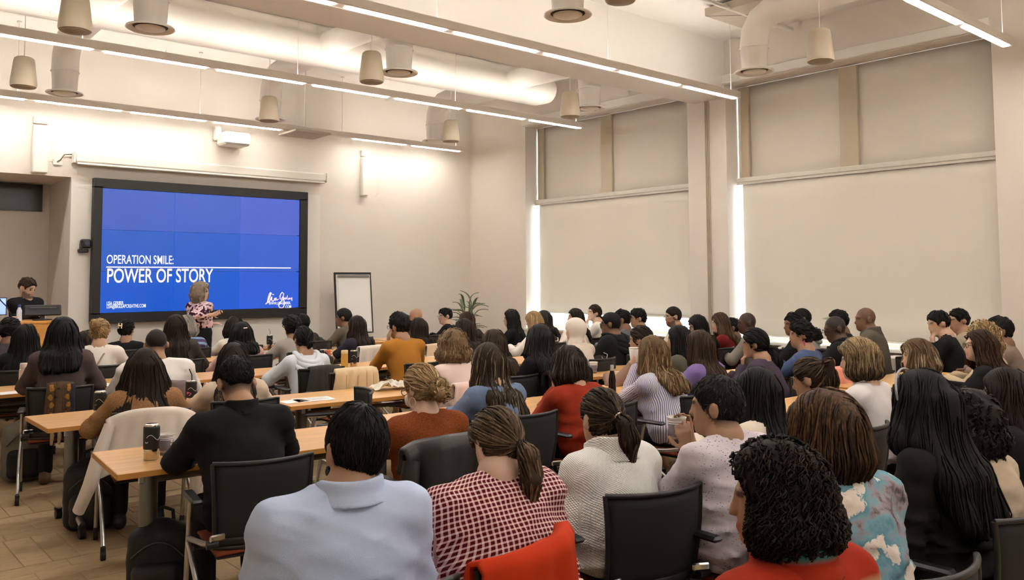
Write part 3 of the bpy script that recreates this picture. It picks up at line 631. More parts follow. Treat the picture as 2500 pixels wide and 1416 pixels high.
def cloth_mat(name, kind, c, c2=None):
    """garment materials; patterns follow the 'wrap' coordinate (metres round the body, metres up)"""
    if name in MATS: return MATS[name]
    t = NT(name); w = t.attr('wrap'); v = t.coord('Object'); sx = t.new('ShaderNodeSeparateXYZ'); t.link(w.outputs['Vector'], sx.inputs[0]); U, Vv = sx.outputs[0], sx.outputs[1]
    fine = t.noise(v, 420, 2); t.set(Roughness=.9); t.bsdf.inputs['Specular IOR Level'].default_value = .2; bh, bs, bd = fine, .3, .003
    def sq(x, period, duty=.5): return t.math('LESS_THAN', t.math('FRACT', t.math('DIVIDE', x, period)), duty)
    if kind == 'gingham':
        p = .0185; su, sv = sq(t.math('ADD', U, 50.0), p, .64), sq(t.math('ADD', Vv, 50.0), p, .64)
        t.base(t.mix(t.math('MULTIPLY', t.math('ADD', su, sv), .5), c2, t.mix(t.math('MULTIPLY', su, sv), mul(c, 1.5), mul(c, .33))))
    elif kind == 'stripe': t.base(t.mix(sq(t.math('ADD', U, 50.0), .0125, .45), c, c2))
    elif kind == 'bands': t.base(t.mix(sq(t.math('ADD', Vv, 50.0), .075, .4), c, c2))
    elif kind == 'denim':
        t.base(t.ramp(t.math('ADD', t.math('MULTIPLY', t.noise(v, 9, 3), .7), t.math('MULTIPLY', fine, .3)), [(.3, mul(c, .7)), (.6, c), (.8, c2)]))
    elif kind == 'fuzzy': t.base(t.ramp(t.noise(v, 160, 4, .7), [(.35, mul(c, .6)), (.55, c), (.75, mul(c, 1.5))])); bh, bs, bd = t.noise(v, 160, 4, .7), .9, .008
    elif kind == 'knit':
        k = t.math('MULTIPLY', t.math('SINE', t.math('MULTIPLY', U, 620.0)), t.math('SINE', t.math('MULTIPLY', Vv, 620.0)))
        t.base(t.mix(t.math('MULTIPLY', t.math('ADD', k, 1.0), .5), mul(c, .82), mul(c, 1.05))); bh, bs, bd = k, .55, .004
    elif kind == 'tweed': t.base(t.ramp(t.noise(v, 330, 3, .8), [(.38, mul(c, .45)), (.52, c), (.66, mul(c, 1.6))]))
    elif kind == 'floral':
        n = t.noise(v, 14, 2, .4); t.base(t.ramp(n, [(.36, c2), (.41, c2), (.45, c), (.56, c), (.60, mul(c, .75)), (.66, c2)]))
    elif kind == 'speckle':
        vo = t.new('ShaderNodeTexVoronoi'); vo.inputs['Scale'].default_value = 62; mp = t.coord('Object', (1, 1, 2.2)); t.link(mp, vo.inputs['Vector'])
        t.base(t.mix(t.math('LESS_THAN', t.math('ADD', vo.outputs['Distance'], t.math('MULTIPLY', t.noise(v, 9, 2), .5)), .42), t.mix(t.noise(v, 10, 3), c, mul(c, .85)), c2))
    elif kind == 'tiedye':
        n = t.noise(v, 7.5, 5, .62); t.base(t.ramp(n, [(.34, srgb(70, 60, 66)), (.42, srgb(150, 138, 142)), (.48, srgb(120, 158, 170)), (.56, srgb(96, 140, 156)), (.585, srgb(226, 212, 198)), (.68, srgb(216, 200, 186))]))
    elif kind == 'colorblock':
        h = t.math('ADD', Vv, t.math('MULTIPLY', t.noise(v, 5, 2), .03)); t.base(t.ramp(t.math('SUBTRACT', h, 0.0), [(0, c2), (.900, c2), (.918, c), (.985, c), (.998, srgb(60, 120, 112))]))
        t.n[-1]; 
    else: t.base(t.mix(t.noise(v, 5, 3), mul(c, .9), mul(c, 1.08)))
    t.bump(bh, bs, bd); MATS[name] = t.m; return t.m

# ------------------------------------------------------------------ one person
def hand_prims(Wp, f, n, side, curl, rmin):
    """palm and five fingers from the wrist: f finger direction, n palm normal, side +1/-1 thumb side sign"""
    f = nrm(f); n = nrm(np.asarray(n)-f*np.dot(n, f)); s = np.cross(f, n)*side; L = []
    for q in (-.022, 0, .022): L.append((Wp+s*q*.6, Wp+f*.082+s*q, max(.014, rmin), max(.0135, rmin)))
    for i, ln in enumerate((.070, .078, .072, .056)):
        p = Wp+f*.08+s*(.030-.0195*i); ang = 0.0
        for j, fr in enumerate((.45, .32, .23)):
            ang += curl*(.75, .9, .7)[j]; d = f*math.cos(ang)+n*math.sin(ang); q = p+d*ln*fr; L.append((p, q, max(.0088-.0006*j, rmin), max(.0082-.0007*j, rmin))); p = q
    p = Wp+f*.022+s*.026
    for j, ln in enumerate((.042, .034)):
        d = nrm(f*(.55+.35*j)+s*(.75-.35*j)+n*(.25+.25*curl)); q = p+d*ln; L.append((p, q, max(.0115, rmin), max(.0092, rmin))); p = q
    return L
def ik(Sh, Wt, pole, l1=.285, l2=.255):
    Sh, Wt = np.asarray(Sh, float), np.asarray(Wt, float); d = Wt-Sh; L = np.linalg.norm(d); m = l1+l2-.012
    if L > m: Wt = Sh+d/L*m; d = Wt-Sh; L = m
    if L < .12: Wt = Sh+d/max(L, 1e-6)*.12; d = Wt-Sh; L = .12
    u = d/L; a = (l1*l1-l2*l2+L*L)/(2*L); h = math.sqrt(max(l1*l1-a*a, 1e-6)); pv = np.asarray(pole, float); pv = pv-u*np.dot(pv, u); pv = nrm(pv)
    return Sh+u*a+pv*h, Wt
SKIN = {'light': (.60, .37, .25), 'fair': (.66, .43, .31), 'tan': (.42, .235, .14), 'brown': (.22, .115, .065), 'dark': (.085, .043, .026)}
def smooth_noise(P, s=1.0, ph=0.0):
    x, y, z = P[:, 0]*s, P[:, 1]*s, P[:, 2]*s
    return (np.sin(21*x+4*np.sin(9*z+ph)+ph)*np.sin(17*z+3*np.sin(13*x+2*ph)+1.3)+np.sin(27*y+3*np.sin(15*z+ph))*np.sin(23*z+5*np.sin(8*y)+ph))*.5
def make_person(sp):
    (pid, px, py, Y, sex, skin, hair, hcol, top, label, o) = sp
    hp = atY(px, py, Y) if px is not None else np.array(o['at']); d = depth_of(hp); standing = o.get('stand', False)
    rs = np.random.default_rng(100+pid); female = sex == 'f'
    hs = o.get('hs', .97 if female else 1.02); style = hair[0]; ho = hair[1] if len(hair) > 1 else {}
    th = ho.get('t', {'bald': .0, 'buzz': .0, 'fade': .014, 'short': .015, 'scarf': .02, 'pony': .014, 'bun': .016, 'updo': .022, 'long': .022, 'bob': .03, 'curlybob': .045, 'afro': .05}[style])
    ty = math.atan2(-(4.4-hp[0]), 12.2-hp[1]) if 'look' not in o else math.atan2(-(o['look'][0]-hp[0]), o['look'][1]-hp[1])
    tyaw = o.get('tyaw', None); tyaw = ty*.55 if tyaw is None else math.radians(tyaw)
    hyaw = ty+math.radians(o.get('hy', 0))-tyaw; hyaw = max(-1.25, min(1.25, hyaw)); pitch = math.radians(o.get('pitch', 4))
    lean = o.get('lean', .0 if standing else .12); up = o.get('up', .0 if standing else .010); T = float(hp[2])-th*.8+up; wd = o.get('w', .92 if female else 1.04)
    lx = o.get('lx', 0.0); root = empty('person', (hp[0]+math.sin(tyaw)*lean-math.cos(tyaw)*lx, hp[1]-math.cos(tyaw)*lean-math.sin(tyaw)*lx, 0), tyaw); tag(root, label, 'person', 'seated audience' if not standing else 'people standing at the front')
    Hc = np.array([lx, lean, T-up-.122*hs-.02*max(0, math.sin(pitch))]); R = rot_head(hyaw, pitch, math.radians(o.get('roll', 0))); Rg = rot_head(hyaw, 0)
    ys = lean*.72-.03; zs_ = T-.338; sw = .35*wd; hipz = .53 if not standing else .94
    neck = np.array([lx*.35, ys+.010, T-.257])
    # arms
    arms = []; pose = o.get('arms', ('table', 'table') if not standing else ('side', 'side')); Rt = np.array(Matrix.Rotation(-tyaw, 3, 'Z'))
    for s, pz in ((-1, pose[0]), (1, pose[1])):
        Sh = np.array([s*sw*.5, ys, zs_]); f = np.array([-s*.45, .85, -.05]); n = np.array([0, 0, -1.0]); curl = .55; pole = (s*.85, -.35, -.55)
        if isinstance(pz, (list, tuple)) and pz[0] == 'W':        # wrist at a world place, with finger and palm directions
            Wt = Rt@(np.array(pz[1])-np.array(root.location)); f = Rt@np.array(pz[2]); n = Rt@np.array(pz[3]); curl = pz[4]; pole = pz[5] if len(pz) > 5 else (s*.5, .0, -1)
        elif pz == 'table': Wt = np.array([s*(.10+.05*rs.random()), lean+.24+.06*rs.random(), .79])
        elif pz == 'lap': Wt = np.array([s*.10, .30, .63]); pole = (s*.6, -.6, -.6)
        elif pz == 'chin': Wt = Hc+R@np.array([s*.035, .115, -.20]); f = R@np.array([-s*.15, -.1, 1.0]); n = R@np.array([-s*.3, -1, .1]); curl = .8; pole = (s*.55, .25, -1)
        elif pz == 'cheek': Wt = Hc+R@np.array([s*.075, .085, -.17]); f = R@np.array([0, -.12, 1.0]); n = R@np.array([-s*1, -.5, 0]); curl = .35; pole = (s*.5, .3, -1)
        elif pz == 'clasp': Wt = np.array([s*.055, lean+.30, T-.36]); f = np.array([-s*.55, .5, .6]); n = np.array([-s*.8, -.2, -.4]); curl = .75; pole = (s*.7, .2, -1)
        elif pz == 'side': Wt = np.array([s*.25, ys+.03, zs_-.50]); f = np.array([0, .1, -1.]); n = np.array([-s*1., 0, 0]); pole = (s*.3, -1, 0)
        El, Wt = ik(Sh, Wt, pole); arms.append((s, Sh, El, Wt, f, n, curl))
    fine_h = d < 6 or standing or o.get('hands', False); vh = float(np.clip(.0026*d, .0085, .0165)); vb = float(np.clip(.008*d, .028, .045)); rmin = vh*.5
    short_sl = o.get('sleeve', 1.0) < .6
    HP = []
    for s, Sh, El, Wt, f, n, curl in arms: HP.append((Wt, hand_prims(Wt, f, n, -s, curl, rmin)))
    Hc32 = Hc.astype(f32); hsz = hs
    def head_sdf(P):
        Q = (P-Hc32)@R/hsz
        dd = ell(Q, (0, -.012, .025), (.077, .097, .098)); dd = smin(dd, ell(Q, (0, .030, -.045), (.057, .062, .074)), .03); dd = smin(dd, ell(Q, (0, .066, -.094), (.024, .024, .022)), .03)
        dd = smin(dd, cone(Q, (-.034, .080, .022), (.034, .080, .022), .012, .012), .02); dd = smax(dd, -ell(Q, (.031, .100, .003), (.018, .016, .012)), .012); dd = smax(dd, -ell(Q, (-.031, .100, .003), (.018, .016, .012)), .012)
        dd = smin(dd, cone(Q, (0, .090, .010), (0, .105, -.030), .008, .0115), .012); dd = smin(dd, ell(Q, (0, .088, -.060), (.023, .013, .0075)), .008); dd = smin(dd, ell(Q, (0, .086, -.071), (.020, .012, .007)), .008)
        for s in (-1, 1):
            e = ell(Q, (s*.087, -.014, -.004), (.014, .021, .034)); e = smax(e, -ell(Q, (s*.101, -.004, .002), (.009, .011, .018)), .006); dd = smin(dd, e, .008)
        return dd*hsz
    neck_top = Hc+R@np.array([0, -.028, -.06])*hs
    def body(P):
        out = np.full(len(P), 1.0, f32); m = np.abs(P-Hc32).max(1) < .21; 
        if m.any(): out[m] = head_sdf(P[m])
        nr = .044 if female else .053
        out = smin(out, cone(P, neck_top, neck, nr*.98, nr*1.08), .03)
        core = smin(cone(P, neck, (0, ys, T-.45), .075, .10), cone(P, (0, ys, T-.45), (0, .0, hipz+.04), .10, .11), .06)
        core = smin(core, cone(P, (-sw*.45, ys, zs_-.005), (sw*.45, ys, zs_-.005), .040, .040), .05); out = smin(out, core, .03)
        if standing:
            for s in (-1, 1): out = smin(out, smin(cone(P, (s*.09, 0, hipz), (s*.095, .01, .5), .065, .045), cone(P, (s*.095, .01, .5), (s*.1, -.01, .08), .045, .03), .03), .04)
        else:
            for s in (-1, 1): out = smin(out, smin(cone(P, (s*.09, .02, .53), (s*.12, .42, .50), .062, .045), cone(P, (s*.12, .42, .50), (s*.12, .38, .09), .042, .032), .03), .04)
        for (s, Sh, El, Wt, f, n, curl), (W_, prims) in zip(arms, HP):
            a = smin(cone(P, Sh, El, .042, .036), cone(P, El, Wt, .037, .025), .025); out = smin(out, a, .03)
            m = np.abs(P-W_.astype(f32)).max(1) < .24
            if m.any():
                h = np.full(int(m.sum()), 1.0, f32)
                for a_, b_, ra, rb in prims: h = smin(h, cone(P[m], a_, b_, ra, rb), .006)
                out[m] = smin(out[m], h, .012)
        return out
    allp = np.array([Hc]+[a[2] for a in arms]+[a[3] for a in arms]); lo = np.minimum(allp.min(0)-.14, (-.3, -.2, .0)); hi = np.maximum(allp.max(0)+.16, (.3, .3 if standing else .52, T+.03))
    fx = [(Hc[0]-.12, Hc[0]+.12, vh)]; fy = [(Hc[1]-.135, Hc[1]+.15, vh)]; fz = [(Hc[2]-.16, Hc[2]+.15, vh)]
    if fine_h:
        for W_, pr in HP:
            pts = np.array([p[1] for p in pr]+[W_]); a, b = pts.min(0)-.02, pts.max(0)+.02; vv = vh if d > 4 else .009
            fx.append((a[0], b[0], vv)); fy.append((a[1], b[1], vv)); fz.append((a[2], b[2], vv))
    def merge(fr):
        fr = sorted(fr); out = [list(fr[0])]
        for a, b, s in fr[1:]:
            if a <= out[-1][1]+.02: out[-1][1] = max(out[-1][1], b); out[-1][2] = min(out[-1][2], s)
            else: out.append([a, b, s])
        return out
    v, q = nets(body, axis(lo[0]-.03, hi[0]+.03, vb, merge(fx)), axis(lo[1]-.03, hi[1]+.03, vb, merge(fy)), axis(lo[2]-.03, hi[2]+.05, vb, merge(fz)))
    base = np.array(SKIN[skin]); colr = np.tile(base, (len(v), 1)); Q = (v-Hc)@R/hs
    inh = (np.abs(Q) < .16).all(1); lip = inh & (np.abs(Q[:, 0]) < .024) & (Q[:, 1] > .085) & (Q[:, 2] < -.052) & (Q[:, 2] > -.079); colr[lip] = base*np.array([.85, .55, .55])
    c1, c2 = hcol; brow = inh & (np.abs(np.abs(Q[:, 0])-.032) < .02) & (Q[:, 1] > .07) & (np.abs(Q[:, 2]-.024) < .0075); colr[brow] = np.array(c1)*.8+base*.2
    if o.get('beard'): bm = inh & (Q[:, 1] > -.005) & (Q[:, 2] < -.050+.35*np.clip(.05-Q[:, 1], 0, .06)) & (Q[:, 2] > -.118) & (Q[:, 1] > .0+.3*np.clip(-.07-Q[:, 2], 0, 1)) & ~lip & ~((np.abs(Q[:, 0]) < .03) & (Q[:, 2] > -.05)); kb = .45+.35*o['beard']; colr[bm] = np.array(c1)*kb+base*(1-kb)
    if style in ('buzz', 'fade'): sc = inh & (.814*Q[:, 1]-.581*Q[:, 2] < .028) & (Q[:, 2] > -.075) & (np.abs(Q[:, 0]) < .079); k = ho.get('k', .75)*np.clip((Q[:, 2]+.085)/.05, .15, 1)[sc, None]; colr[sc] = base*(1-k)+np.array(c1)*k
    quads_obj('body', v, q, M_SKIN, root, {'skin_col': colr})
    if o.get('eyes'):
        e = MB()
        for s in (-1, 1):
            c = Hc+R@(np.array([s*.031, .0785, .002])*hs); e.lathe([(.001, -.0115), (.008, -.008), (.0115, 0), (.008, .008), (.001, .0115)], 10, tuple(c))
        e.build('eyes', mat('eye_dark', (.03, .02, .015), .2), root)
    # ---- top garment
    kind, c_top = top[0], top[1]; c_top2 = top[2] if len(top) > 2 else None; tl = o.get('tops', {}); off = tl.get('off', .010); bulk = tl.get('bulk', 1.0); fold = tl.get('fold', 1.0)
    vc = float(np.clip(.0042*d, .0145, .027)); sleeve = o.get('sleeve', 1.0); zhem = .49 if not standing else o.get('hem', .98)
    FK = [(rs.uniform(-14, 14), rs.uniform(-10, 10), rs.choice([-1, 1])*rs.uniform(20, 34), rs.uniform(0, 6.3), rs.uniform(.008, .014)) for _ in range(4)]+[(rs.uniform(-26, 26), rs.uniform(-12, 12), rs.uniform(-12, 12), rs.uniform(0, 6.3), .007) for _ in range(2)]
    belly = tl.get('belly', 1.0); zc = T-.45; zmid = (hipz+.04+zc)/2
    def torso(P):
        dd = ell(P, (0, .01, hipz+.05), (.178*wd*belly, .135*belly, .15)); dd = smin(dd, ell(P, (0, ys*.45, zmid), (.150*wd*bulk*belly, .112*bulk*belly, .22)), .07); dd = smin(dd, ell(P, (0, ys, zc), (.170*wd*bulk, .118*bulk, .19)), .06)
        dd = smin(dd, cone(P, (-sw*.5, ys, zs_), (sw*.5, ys, zs_), .052*bulk, .052*bulk), .05)
        for s in (-1, 1): dd = smin(dd, cone(P, (s*.02+lx*.3, ys+.0, T-.290), (s*sw*.46, ys, zs_+.008), .046, .047*bulk), .035)
        if female:
            for s in (-1, 1): dd = smin(dd, ell(P, (s*.07, ys+.085, T-.485), (.06, .055, .06)), .04)
        return dd
    def topsdf(P):
        dd = torso(P); t = None
        for s, Sh, El, Wt, f, n, curl in arms:
            a = cone(P, Sh, El, .054*bulk, .047*bulk)
            if sleeve >= .6:
                We = El+(Wt-El)*min(1.0, (sleeve-.5)*2*.97); a = smin(a, cone(P, El, We, .047*bulk, .037*bulk), .03)
            dd = smin(dd, a, .035)
        dd = dd-off
        z = P[:, 2]; wz = np.clip((T-.36-z)/.22, 0.35, 1.0)
        dd = dd+fold*.004*wz*smooth_noise(P, 1.0, pid)
        if d < 7.5:
            for kx, ky, kz, ph, am in FK: dd = dd-fold*am*wz*(1-np.abs(np.sin(kx*P[:, 0]+ky*P[:, 1]+kz*P[:, 2]+ph+1.3*np.sin(7*P[:, 0]+5*P[:, 2]+ph))))**2.5
        for s, Sh, El, Wt, f, n, curl in arms:
            rr = np.sqrt(((P-El.astype(f32))**2).sum(1)); dd = dd+fold*.004*np.sin(rr*95)*np.exp(-(rr/.13)**2)
        if short_sl:
            for s, Sh, El, Wt, f, n, curl in arms:
                ax = nrm(El-Sh).astype(f32); t_ = (P-Sh.astype(f32))@ax; lat = np.sqrt((((P-Sh.astype(f32))-t_[:, None]*ax)**2).sum(1)); cut = np.where(lat < .10, t_-(.03+.27*sleeve/.6), -1.0); dd = np.maximum(dd, cut)
        dd = smax(dd, zhem-z, .01)
        nk = cone(P, neck+np.array([0, .004, -.028]), neck_top+np.array([0, 0, .06]), tl.get('neck', .056 if female else .063), .070); dd = smax(dd, -nk, .008)
        return dd
    pts = np.array([a[1] for a in arms]+[a[2] for a in arms]+([a[3] for a in arms] if sleeve >= .6 else [])); lo = np.minimum(pts.min(0)-.10, (-.27*wd*belly, ys-.22, zhem-.03)); hi = np.maximum(pts.max(0)+.10, (.27*wd*belly, ys+.2, T-.20+1.2*tl.get('collar', 0)))
    v, q = nets(topsdf, axis(lo[0], hi[0], vc), axis(lo[1], hi[1], vc), axis(lo[2], hi[2], vc))
    kz = np.clip((T-.40-v[:, 2])/.10, 0, 1); ux = (1-kz)*(v[:, 0]+np.sign(v[:, 0])*np.clip(v[:, 1]-(ys-.05), 0, .3))+kz*.165*np.arctan2(v[:, 0], -(v[:, 1]-ys)); wrap = np.stack([ux, v[:, 2]+(.0 if kind == 'colorblock' else .5)*(v[:, 1]-ys), np.zeros(len(v))], 1); bd = torso(v.astype(f32))
    for s, Sh, El, Wt, f, n, curl in arms:
        for a, b, off_v in ((Sh, El, 0.0), (El, Wt, .285)):
            dc = cone(v.astype(f32), a, b, .048, .042); m = dc < bd-.006; bd = np.where(m, dc, bd); ax = nrm(b-a); rel = v-a; t_ = rel@ax; e1 = nrm(np.cross(ax, (0, 1., .3))); e2 = np.cross(ax, e1); an2 = np.arctan2(rel@e2, rel@e1)
            wrap[m] = np.stack([an2*.05, -t_-off_v, np.ones(len(v))], 1)[m]
    # neckband or collar, a finer mesh of its own
    ch_ = tl.get('collar', .0); rn = tl.get('collar_r', tl.get('neck', .056 if female else .063)+.005); tk = .0075 if ch_ < .03 else .0085; vcol = float(np.clip(.0026*d, .0075, .013)); tk = max(tk, vcol*.75)
    ca, cb = neck+np.array([0, -.006, -.045]), neck+np.array([0, .004, .004+ch_]); axc = nrm(cb-ca); fl_ = .55 if ch_ >= .03 else .9
    def collar(P):
        rel = P-ca.astype(f32); t_ = rel@axc.astype(f32); lat = np.sqrt(np.maximum((rel**2).sum(1)-t_*t_, 1e-9)); hgt = np.linalg.norm(cb-ca); rad = rn+.010+fl_*np.maximum(0, .045-t_)*.7
        if ch_ < .03:
            tt_ = t_-.058+.30*(P[:, 1]-neck[1]); return np.sqrt((lat-rn-.001)**2+tt_*tt_)-tk*1.15
        dd = np.abs(lat-rad)-tk; top_ = P[:, 2]-cb[2]+(.45 if ch_ < .06 or ch_ >= .065 and rn > .08 else .12)*np.clip(P[:, 1]-neck[1]+.03, 0, .14); return smax(smax(dd, top_, .006), -t_+.006, .004)
    if d < 9:
        vco, qco = nets(collar, axis(-rn-.07, rn+.07, vcol), axis(neck[1]-rn-.07, neck[1]+rn+.08, vcol), axis(neck[2]-.075, cb[2]+.025, vcol))
        if len(vco) > 10: quads_obj('collar' if ch_ >= .03 else 'neckband', vco, qco, cloth_mat('cloth_%d' % pid, kind, c_top, c_top2), root, {'wrap': np.stack([vco[:, 0], vco[:, 2]+(1.0-(T-.21))*(top[0] == 'colorblock'), vco[:, 1]], 1)})
    if 'hood' in tl:
        h = tl['hood']; hd = MB(); yb_ = ys-.118*bulk-off
        for k_, (dz, dy, rr_) in enumerate(((0, 0, .034), (-.035, -.012, .030), (.03, .016, .028))):
            pts_ = [(math.sin(a_)*(.085+.02*(k_ == 1))*h, ys-.02+(yb_-.03-(ys-.02))*.5*(1-math.cos(a_*.0+abs(a_)-pi))*.0+(-math.cos(a_))*(.118*bulk+off+.0+dy*-1)*h*.92+.02, T-.285+dz*h-.075*h*max(0, math.cos(a_))) for a_ in np.linspace(-2.2, 2.2, 19)]
            hd.tube(pts_, [rr_*h*(.55+.45*math.sin(pi*i_/18)) for i_ in range(19)], 10)
        hd.build('hood', cloth_mat('cloth_%d' % pid, kind, c_top, c_top2), root)
    wrap[:, 1] += (1.0-(T-.21))*(top[0] == 'colorblock')
    quads_obj(o.get('topname', 'top'), v, q, cloth_mat('cloth_%d' % pid, kind, c_top, c_top2), root, {'wrap': wrap})
    # ---- trousers and shoes (skipped only where furniture and people hide them altogether)
    if d < 6.5 or standing or o.get('legs'):
        def trous(P):
            if standing:
                dd = ell(P, (0, 0, hipz+.02), (.172*wd, .125, .13))
                for s in (-1, 1): dd = smin(dd, smin(cone(P, (s*.085, 0, hipz-.02), (s*.095, .01, .5), .092, .066), cone(P, (s*.095, .01, .5), (s*.10, -.01, .09), .066, .058), .03), .03)
                return smax(dd, P[:, 2]-zhem-.03, .01)+.003*smooth_noise(P, 1.2, pid)
            dd = ell(P, (0, .0, .545), (.172*wd, .15, .10))
            for s in (-1, 1): dd = smin(dd, smin(cone(P, (s*.09, .02, .54), (s*.12, .43, .51), .088, .066), cone(P, (s*.12, .43, .51), (s*.12, .38, .10), .063, .056), .03), .03)
            return smax(dd, P[:, 2]-.60, .01)+.003*smooth_noise(P, 1.2, pid)
        vt = .022 if (d < 4.5 or standing) else .034
        v, q = nets(trous, axis(-.30, .30, vt), axis(-.24, .56, vt), axis(.02, hipz+.16, vt)); quads_obj('trousers', v, q, cloth_mat('trousers_%d' % (pid if 'pants' in o else 0), 'denim' if 'pants' in o else 'plain', o.get('pants', (.014, .014, .016)), mul(o.get('pants', (.014, .014, .016)), 1.5)), root)
        ay = -.01 if standing else .38
        for s in (-1, 1):
            x = s*(.10 if standing else .12)
            def shoe(P): return smax(smin(cone(P, (x, ay-.05, .045), (x, ay+.15, .032), .042, .032), cone(P, (x, ay-.02, .05), (x, ay-.01, .10), .045, .042), .02), -(P[:, 2]-.004), .004)
            v, q = nets(shoe, axis(x-.07, x+.07, .018), axis(ay-.12, ay+.22, .018), axis(-.01, .16, .018)); quads_obj('shoe', v, q, mat(o.get('shoe', 'shoe_black'), o.get('shoec', (.02, .018, .016)), .5), root)
    # ---- hair
    if style not in ('bald', 'buzz'): make_hair(root, style, ho, hcol, pid, d, Hc, R, Rg, hs, th, ys-lean, T, head_sdf, rs, label)
    # ---- glasses, earrings, hair ties
    if o.get('glasses'):
        g = MB(); rr = .0016+.0001*d
        def hl(x, y, z): return tuple(Hc+R@(np.array([x, y, z])*hs))
        for s in (-1, 1):
            g.tube([hl(s*.033+.024*math.cos(a), .104-.004*abs(math.cos(a)), .001+.019*math.sin(a)) for a in np.linspace(0, 2*pi, 17)], rr, 6, caps=False)
            g.tube([hl(s*.057, .099, .006), hl(s*.074, .05, .008), hl(s*.083, -.005, .010), hl(s*.082, -.03, -.012)], rr, 6)
        g.tube([hl(-.010, .107, .004), hl(.010, .107, .004)], rr, 6); g.build('glasses', mat('glasses_%s' % o['glasses'], {'dark': (.03, .018, .012), 'metal': (.5, .45, .36)}[o['glasses']], .3), root)
    if o.get('earring'):
        kd, colr_ = o['earring']
        for s in (-1, 1):
            c = Hc+R@(np.array([s*.086, -.006, -.038])*hs); g = MB()
            if kd == 'hoop': g.tube([tuple(c+R@np.array([0, .024*math.sin(a), -.026+.026*math.cos(a)])) for a in np.linspace(0, 2*pi, 21)], .0024, 6, caps=False)
            elif kd == 'pearl': g.lathe([(.001, -.011), (.008, -.007), (.010, 0), (.008, .007), (.001, .011)], 12, tuple(c-np.array([0, 0, .012])))
            else: g.tube([tuple(c), tuple(c-np.array([0, 0, .03])), tuple(c-np.array([0, 0, .055]))], [.003, .008, .003], 8)
            g.build('earring', mat('earring_%d' % pid, colr_, .3, .3 if kd == 'hoop' else 0), root)
    if not standing and o.get('chair', True):
        cy = math.radians(o['cyaw']) if 'cyaw' in o else tyaw*.8; back = o.get('cback', .02); cdx = o.get('cdx', 0.0)
        cx, cyy = root.location[0]+math.sin(cy)*back+cdx, root.location[1]-math.cos(cy)*back
        ch = place_chair(cx, cyy, cy, 'black mesh-back chair of the ' + ' '.join(label.split(',')[0].split()[:11])); CHAIRS[pid] = ch
    PEOPLE[pid] = dict(root=root, Hc=Hc, R=R, T=T, ys=ys, lean=lean, sdf=topsdf, yaw=tyaw)
    return root
PEOPLE, CHAIRS = {}, {}

